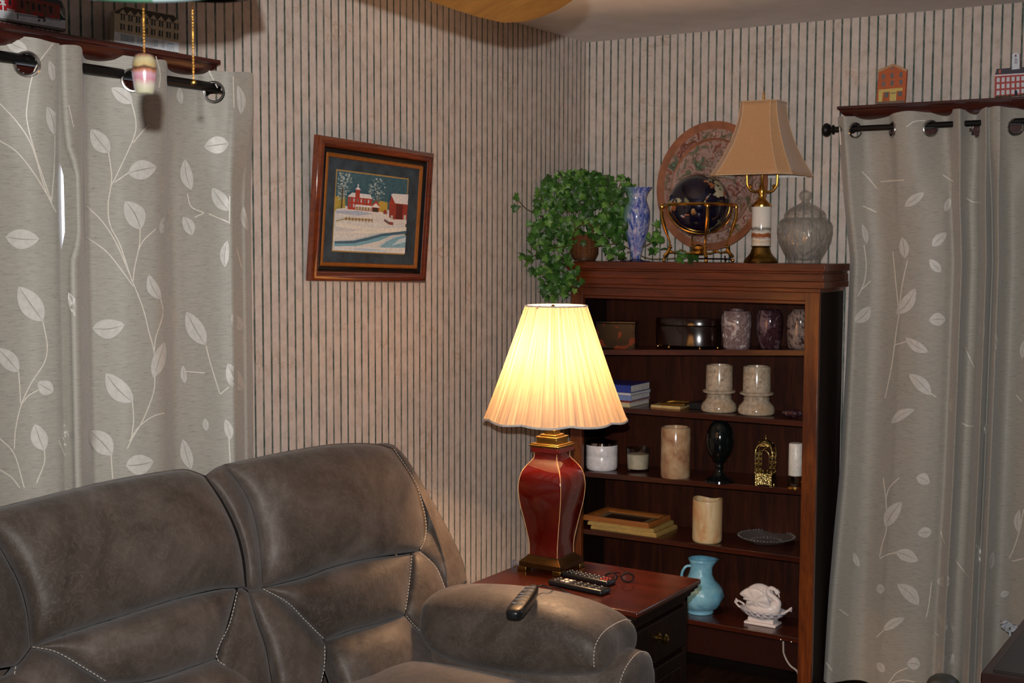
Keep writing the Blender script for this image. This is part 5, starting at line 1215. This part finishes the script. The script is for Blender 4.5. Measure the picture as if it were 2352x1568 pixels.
m = MB(); m.xf = XP; e_ = .004
m.box(u0-e_, u1+e_, v0-e_, v0, .009, .0094); m.box(u0-e_, u1+e_, v1, v1+e_, .009, .0094); m.box(u0-e_, u0, v0, v1, .009, .0094); m.box(u1, u1+e_, v0, v1, .009, .0094)
obj('mat_bevel', m, flat('gold_bevel', (178, 142, 76), .5), PI_)

# ------------------------------------------------------------------ flat wooden building cutouts on the ledges
def cutout(left, pts, label, shapes, d0=.045, th=.014):
    # pts: outline in pixels; shapes: list of (pixel polygon, colour)
    mats = []; mb = MB()
    def U(x, y, dd): return P(x, y, x=dd) if left else P(x, y, y=-dd)
    def mi(c):
        mt = pm_(c, .05)
        if mt not in mats: mats.append(mt)
        return mats.index(mt)
    fr_ = [U(x, y, d0+th) for x, y in pts[0]]; bk_ = [p-np.array([th, 0, 0]) if left else p+np.array([0, th, 0]) for p in fr_]
    n = len(fr_); i0 = mi(pts[1]); mb.add(fr_+bk_, [tuple(range(n)), tuple(range(2*n-1, n-1, -1))]+[(i, n+i, n+(i+1) % n, (i+1) % n) for i in range(n)], i0)
    lay = 0
    for poly, c in shapes:
        lay += 1; dd = d0+th+.0002+lay*.00002; mb.add([U(x, y, dd) for x, y in poly], [tuple(range(len(poly)))], mi(c))
    c = sum(fr_)/n; zmin = min(p[2] for p in fr_); loc = (d0, c[1], zmin) if left else (c[0], -d0, zmin)
    return single('wooden_building', mb, mats, label, 'ornament', loc, recalc=False, sharp=.5)
def bil(c4, u, v):   # c4: TL, TR, BR, BL in pixels
    (a, b, c, d) = [np.array(q, float) for q in c4]; return tuple((a*(1-u)+b*u)*(1-v)+(d*(1-u)+c*u)*v)
def quad(c4, u0, u1, v0, v1): return [bil(c4, u0, v0), bil(c4, u1, v0), bil(c4, u1, v1), bil(c4, u0, v1)]
# hotel (partly in the fan's shadow)
c4 = [(263, 26), (412, 53), (411, 121), (262, 96)]
sh_ = [([(264, 26), (288, 15), (400, 36), (412, 52), (412, 56), (264, 30)], (62, 54, 44))]
for i in range(8):
    u = .10+i*.118; sh_.append(([bil(c4, u-.028, .03), bil(c4, u+.03, -.12), bil(c4, u+.088, .03)], (196, 180, 150)))
for r_ in (.04, .36):
    for i in range(8):
        if i in (1,): pass
        u = .10+i*.118
        sh_.append((quad(c4, u, u+.06, r_, r_+.2), (150, 144, 130))); sh_.append((quad(c4, u, u+.016, r_, r_+.2), (40, 30, 24))); sh_.append((quad(c4, u+.044, u+.06, r_, r_+.2), (40, 30, 24)))
sh_.append((quad(c4, 0, 1, .66, 1), (226, 228, 232)))
for u, w_ in ((.10, .06), (.165, .08), (.255, .055), (.36, .03), (.41, .05), (.47, .025), (.58, .02), (.62, .05), (.74, .03)):
    sh_.append((quad(c4, u, u+w_, .70, .92), (126, 152, 168)))
    for q in (.25, .5, .75): sh_.append((quad(c4, u, u+w_, .70+.22*q-.006, .70+.22*q+.006), (226, 228, 232)))
    for q in (.33, .66): sh_.append((quad(c4, u+w_*q-.003, u+w_*q+.003, .70, .92), (226, 228, 232)))
sh_.append((quad(c4, .82, .92, .74, .765), (110, 160, 180)))
for q in range(4): sh_.append((quad(c4, .825+q*.028, .835+q*.028, .82, .96), (160, 178, 188)))
cutout(True, ([(263, 26), (288, 14), (400, 35), (412, 52), (411, 121), (262, 96)], (196, 178, 146)), 'tan and white hotel cutout with dark mansard roof, behind the hanging fan chain', sh_)
# train station
c4 = [(-40, -24), (150, 14), (150, 73), (-40, 44)]
sh_ = [([(-40, -60), (60, -40), (140, 4), (146, 20), (110, 8), (-40, -24)], (66, 66, 66)), ([(-40, -28), (20, -12), (100, 3), (136, 12), (136, 46), (-40, 16)], (176, 22, 30)), ([(38, -8), (132, 12), (134, 46), (38, 32)], (132, 60, 50))]
for x in (20, 48, 74, 88, 114): sh_.append(([(x-1, .02*x+1 if x < 40 else .19*x-8), (x+5, .19*x-6), (x+6, .19*x+9), (x, .19*x+8)], (34, 28, 26)))
for x in (62, 102): sh_.append(([(x-3, .17*x-6), (x+5, .17*x-5), (x+6, .17*x+22), (x-2, .17*x+20)], (110, 70, 54))); sh_.append(([(x-2, .17*x-8), (x+5, .17*x-6), (x+5, .17*x-1), (x-2, .17*x-3)], (30, 22, 20)))
sh_ += [([(-40, 16), (150, 47), (150, 66), (-40, 34)], (214, 216, 222)), ([(40, 31), (140, 45), (140, 49), (40, 35)], (150, 150, 168)), ([(137, 30), (150, 42), (150, 47), (138, 46)], (36, 60, 56))]
for i in range(17):
    x = -34+i*11; y = 36+.18*(x+34) if i < 30 else 0
    sh_.append(([(x, y+6.2), (x+6, y+7.4), (x+18, y+18.6-2.5), (x+12, y+17.0-2.5)], (110, 62, 62)) if x+18 < 150 else ([(x, y+6.2), (x+6, y+7.4), (150, 69), (150, 66)], (110, 62, 62)))
sh_ += [([(4, -8), (7, -8), (10, 41), (7, 41)], (226, 230, 232)), ([(-2, 0), (1, -2), (14, 11), (12, 14)], (226, 230, 232)), ([(0, 9), (10, 1), (12, 3), (2, 12)], (214, 216, 220)), ([(16, 19), (34, 23), (34, 25), (16, 21)], (230, 230, 232)), ([(16, 22.5), (34, 26.5), (34, 28.5), (16, 24.5)], (230, 230, 232)), ([(13, 26), (33, 30), (33, 32), (13, 28)], (230, 230, 232)), ([(39, 31), (41, 31), (42, 43), (40, 43)], (60, 50, 44)),
        ([(138, 24), (140, 24), (144, 33), (149, 41), (147, 41), (141, 34)], (200, 210, 206))]
sh_ += [([(86, 35), (104, 38), (103, 44), (88, 42)], (70, 44, 40))]
for cx_ in (90, 102): sh_.append(([(cx_+3.4*math.cos(a), 47+3*math.sin(a)) for a in np.linspace(0, 2*PI, 10, endpoint=False)], (90, 70, 66)))
for x in (48, 76, 90, 117): sh_.append(([(x, .17*x+16), (x+9, .17*x+17.5), (x+9, .17*x+23), (x, .17*x+21)], (190, 34, 30)))
cutout(True, ([(-40, -60), (60, -40), (142, 2), (150, 22), (151, 72), (-40, 38)], (120, 116, 110)), 'red train station cutout with white crossing sign and railway track, at the top left', sh_)
# orange brick gabled building
sh_ = [([(2015, 162), (2052, 147), (2083, 160), (2083, 165), (2052, 151), (2015, 167)], (176, 150, 110))]
for r_, y0_ in ((0, 170), (1, 187)):
    for x in (2026, 2046, 2066): sh_.append(([(x, y0_-(x-2026)*.10), (x+7, y0_-.7-(x-2026)*.10), (x+6.5, y0_+11-(x-2026)*.10), (x-.5, y0_+12-(x-2026)*.10)], (106, 104, 104)))
sh_ += [([(2046, 155), (2053, 154), (2053, 158), (2046, 159)], (110, 110, 112)), ([(2018, 206), (2073, 201), (2073, 208), (2018, 213)], (206, 178, 100)), ([(2018, 213), (2028, 212), (2026, 234), (2017, 235)], (212, 186, 108)), ([(2044, 211), (2059, 209), (2058, 232), (2043, 233)], (212, 186, 108)), ([(2032, 212), (2041, 211), (2040, 223), (2031, 224)], (100, 98, 96)), ([(2063, 210), (2072, 209), (2071, 220), (2062, 221)], (100, 98, 96)), ([(2013, 234), (2077, 230), (2077, 236), (2012, 239)], (120, 100, 84))]
sh_ += [([(2046, 213), (2057, 211.6), (2057, 214), (2046, 215.4)], (110, 100, 84))]
cutout(False, ([(2012, 239), (2018, 160), (2052, 146), (2083, 159), (2078, 236)], (186, 92, 50)), 'orange brick gabled building cutout, alone near the left end of the right ledge', sh_, d0=.06)
# red brick hall with white cupola
c4 = [(2285, 172), (2440, 162), (2440, 210), (2284, 223)]
sh_ = [([(2289, 158), (2440, 148), (2440, 163), (2286, 171)], (70, 68, 78)), (quad(c4, 0, 1, 0, .06), (226, 220, 226)), ([(2324, 160), (2325, 124), (2333, 121), (2342, 123), (2342, 158)], (222, 228, 236)), ([(2330, 130), (2333, 124), (2336, 130)], (120, 50, 50)), ([(2330, 134), (2337, 133.6), (2337, 146), (2330, 146.6)], (176, 182, 190)), ([(2294, 160), (2299, 159.6), (2299, 168), (2294, 168.5)], (190, 96, 84))]
for r_ in range(3):
    for i in range(13): sh_.append((quad(c4, .03+i*.073, .03+i*.073+.045, .14+r_*.29, .14+r_*.29+.2), (214, 216, 222)))
sh_ += [([(2330, 214), (2331, 208), (2335, 207), (2337, 212), (2337, 219), (2331, 219.6)], (24, 28, 44))]
for x in (2288, 2296, 2306, 2316, 2342, 2350): sh_.append(([(x, 220-(x-2284)*.07), (x+6, 219.6-(x-2284)*.07), (x+6, 223-(x-2284)*.07), (x, 223.4-(x-2284)*.07)], (50, 74, 50)))
cutout(False, ([(2284, 223), (2285, 171), (2290, 158), (2324, 155.5), (2325, 124), (2333, 121), (2342, 123), (2342, 154.5), (2440, 148), (2440, 210)], (178, 78, 74)), 'long red brick building cutout with white cupola, at the top right edge', sh_, d0=.06)

# ------------------------------------------------------------------ ceiling fan
def G3(lat, dep, z):   # horizontal position by sideways offset and distance ahead of the photographer
    f = np.array([MW[0, 2], MW[1, 2]]); f /= np.linalg.norm(f); r = np.array([MW[0, 0], MW[1, 0]]); r /= np.linalg.norm(r)
    xy = CAM[:2]+r*lat+f*dep; return np.array([xy[0], xy[1], z])
fc = G3(-.50, 1.62, 2.0)
FN = thing('ceiling_fan', 'ceiling fan with honey wood blades, glass light shades and two beaded pull chains', 'ceiling fan', (fc[0], fc[1], CZ))
brz = flat('bronze_fan_metal', (84, 64, 52), .35, .7)
m = MB(); m.lathe([(.001, CZ), (.07, CZ-.001), (.075, CZ-.03), (.03, CZ-.05), (.02, CZ-.06), (.02, 2.22), (.08, 2.21), (.13, 2.17), (.14, 2.10), (.12, 2.05), (.06, 2.03), (.055, 2.0), (.07, 1.99), (.07, 1.97), (.03, 1.955), (.001, 1.95)], (fc[0], fc[1], 0), 40)
obj('motor_housing', m, brz, FN, sharp=.7)
hw_ = wood('honey_blade', (158, 104, 42), (126, 78, 28), 'x', .5, .2, .6)
f2 = np.array([MW[0, 2], MW[1, 2], 0]); f2 /= np.linalg.norm(f2); r2 = np.array([MW[0, 0], MW[1, 0], 0]); r2 /= np.linalg.norm(r2)
tipp = P(1296, 46, z=1.985); bl_len = np.linalg.norm((tipp-fc)[:2]); bang = math.atan2(tipp[1]-fc[1], tipp[0]-fc[0])
for q in range(4):
    a = bang+q*PI/2; d = np.array([math.cos(a), math.sin(a), 0]); s_ = np.array([-math.sin(a), math.cos(a), 0])
    out = []
    for t, w_ in ((.22, .050), (.28, .062), (.5, .072), (.75, .088), (.86, .092), (.93, .088), (.97, .070), (.99, .045), (1.0, .015)): out.append((t, w_))
    pts2 = [(t, -w_) for t, w_ in out]+[(t, w_) for t, w_ in reversed(out)]
    vs = []
    for zz_ in (-.003, .003):
        for t, w_ in pts2: vs.append(fc+d*bl_len*t+s_*w_+np.array([0, 0, (2.072-.06*t)-fc[2]+zz_+w_*.34*(1 if np.dot(s_, f2) < 0 else -1)]))
    n = len(pts2); mb = MB().add(vs, [tuple(range(n)), tuple(range(2*n-1, n-1, -1))]+[(i, (i+1) % n, n+(i+1) % n, n+i) for i in range(n)])
    b_o = obj('blade', mb, hw_, FN, sharp=.5)
    ir = MB(); ir.tube([tuple(fc+d*.10+np.array([0, 0, .06])), tuple(fc+d*.17+np.array([0, 0, .045])), tuple(fc+d*(.24*bl_len+.03)+np.array([0, 0, .028]))], .009, 8); obj('blade_iron', ir, brz, b_o)
sg = NT('green_white_stained_glass'); tc_ = sg.n('ShaderNodeTexCoord'); sp_ = sg.n('ShaderNodeSeparateXYZ')
sg.set(Base_Color=lin((150, 190, 172)), Roughness=.15)
gl_g = flat('green_art_glass', (76, 120, 98), .15); gl_w = flat('white_art_glass', (140, 160, 160), .15); gl_d = flat('smoked_art_glass', (58, 48, 42), .2)
for nm, (lat, dep, zb), cols, R0 in (('a', (-.405, 1.33, 1.868), (gl_g, gl_w), .118), ('b', (-.400, 1.68, 1.924), (gl_d, gl_d), .070), ('c', (-.70, 1.80, 1.99), (gl_w, gl_g), .11)):
    p = G3(lat, dep, zb); mb = MB(); ns = 48
    prof = [(R0, 0), (R0*.96, .004), (R0*.90, .03), (R0*.72, .065), (R0*.45, .09), (.03, .10), (.025, .11)]
    rows = [[(p[0]+r_*math.cos(2*PI*i/ns), p[1]+r_*math.sin(2*PI*i/ns), p[2]+h_) for i in range(ns)] for r_, h_ in prof]
    mb.grid(rows, cv=True)
    mb.m = [((j % ns)//4) % 2 for j in range(len(mb.f))]
    so = obj('light_shade', mb, list(cols), FN, sharp=1, solid=.003)
    ar = MB(); ar.tube([(p[0], p[1], p[2]+.108), (p[0]*.7+fc[0]*.3, p[1]*.7+fc[1]*.3, p[2]+.10), (fc[0], fc[1], 1.985)], .009, 8); obj('shade_arm', ar, brz, FN)
def chain(px, ytop, ybot, dep, dx=0):
    a = P(px, ytop, d=dep); b = P(px+dx, ybot, d=dep*1.0); b = np.array([a[0], a[1], b[2]])
    L = a[2]-b[2]; n = int(L/.0036); mb = MB(); 
    for i in range(n+1): mb.ball((a[0], a[1], a[2]-L*i/n), .00145, 8)
    mb.tube([tuple(a), tuple(b)], .0004, 5)
    return obj('pull_chain', mb, M['brass'], FN, sharp=3), b
ch, b = chain(328, -60, 122, 1.50)
bob = MB(); kb = 1.50/F
bob.lathe([(.004, 0), (20*kb, .001), (23*kb, .006), (27.5*kb, 46*kb), (28*kb, 55*kb), (26*kb, 75*kb), (21*kb, 88*kb), (14*kb, 92*kb), (4*kb, 93*kb)], (b[0], b[1], b[2]-92*kb), 36)
bm2 = NT('painted_bob'); tcc = bm2.n('ShaderNodeTexCoord'); spz = bm2.n('ShaderNodeSeparateXYZ'); bm2.l(tcc.outputs['Object'], spz.inputs[0])
zc0 = b[2]-92*kb-CZ
zr = bm2.math('DIVIDE', bm2.math('SUBTRACT', spz.outputs[2], zc0), 92*kb); zn = bm2.math('ADD', zr, bm2.math('MULTIPLY', bm2.math('SUBTRACT', bm2.noise(110, None, 4, .7), .5), .22))
bm2.set(Base_Color=bm2.ramp(zn, [(.0, lin((128, 126, 100))), (.22, lin((140, 134, 120))), (.36, lin((136, 92, 100))), (.50, lin((140, 108, 118))), (.58, lin((130, 84, 60))), (.655, lin((40, 24, 20))), (.69, lin((132, 112, 76))), (.86, lin((134, 126, 96))), (.97, lin((110, 66, 56)))]), Roughness=.15, Coat_Weight=.6)
obj('pull_bob', bob, bm2.m, ch, sharp=.8)
ch2, b2 = chain(441, -60, 183, 1.56)
obj('end_ball', MB().ball((b2[0], b2[1], b2[2]-.0022), .0032, 14), M['brass'], ch2)

# ------------------------------------------------------------------ near furniture at the bottom right
e0, e1 = P(2253, 1544, z=.74), P(2352, 1417, z=.74); xe = (e0[0]+e1[0])/2
DK = thing('side_cabinet', 'dark brown wooden cabinet corner in the foreground at the bottom right', 'cabinet', (xe+.35, e0[1]+.5, 0))
dm = wood('dark_cabinet_wood', (58, 24, 16), (34, 15, 11), 'y', .4, .2); dtop = wood('dark_cabinet_top', (34, 24, 21), (22, 16, 14), 'y', .45, .1)
y0_, y1_ = e0[1]-.0, e0[1]+1.15
m = MB(); m.box(xe, xe+.70, y0_, y1_, .715, .74); obj('top', m, dm, DK, bevel=.004)
m = MB(); m.box(xe+.02, xe+.68, y0_+.02, y1_-.02, .738, .744); obj('top_inlay', m, dtop, DK, bevel=.002)
m = MB(); m.box(xe+.02, xe+.68, y0_+.02, y1_-.02, 0, .715); obj('cabinet_body', m, dm, DK, bevel=.003)
q = P(2168, 1549, y=-.62); rr = 36*depth(q)/F
BN = thing('round_bin', 'dark grey domed round bin top at the bottom edge, in front of the right curtain', 'bin', (q[0], -.62, 0))
m = MB(); m.lathe([(rr*.9, 0), (rr*1.0, q[2]-rr*.7), (rr*1.02, q[2]-rr*.66)], (q[0], -.62, 0), 36); obj('bin_body', m, flat('dark_grey_bin', (50, 50, 52), .45), BN, sharp=.7)
m = MB(); m.lathe([(rr*1.04, q[2]-rr*.68), (rr*1.04, q[2]-rr*.6), (rr*.9, q[2]-rr*.34), (rr*.6, q[2]-rr*.1), (rr*.25, q[2]-.002), (.001, q[2])], (q[0], -.62, 0), 36); obj('domed_lid', m, flat('grey_lid', (62, 64, 62), .45), BN, sharp=.7)
rg = random.Random(9); pp = P(2318, 1440, y=-.30)
m = MB(); rows = []
for i in range(9):
    row = []
    for j in range(9):
        u, v = i/8-.5, j/8-.5; row.append((pp[0]+u*.05+rg.uniform(-.004, .004), pp[1]+rg.uniform(-.012, .012), pp[2]+v*.045*(1-1.2*abs(u))+rg.uniform(-.005, .005)-u*.02))
    rows.append(row)
m.grid(rows)
m.tube([(pp[0], pp[1], pp[2]-.0), (pp[0]+.008, pp[1], pp[2]-.05), (pp[0]+.012, pp[1]+.01, .744 if pp[1] < y1_ and pp[0] > xe else pp[2]-.2)], .003, 6)
single('paper_bow', m, flat('white_paper', (206, 208, 214), .7), 'crumpled white bow against the right curtain, above the dark cabinet edge', 'bow', tuple(pp), recalc=False, solid=.0012)
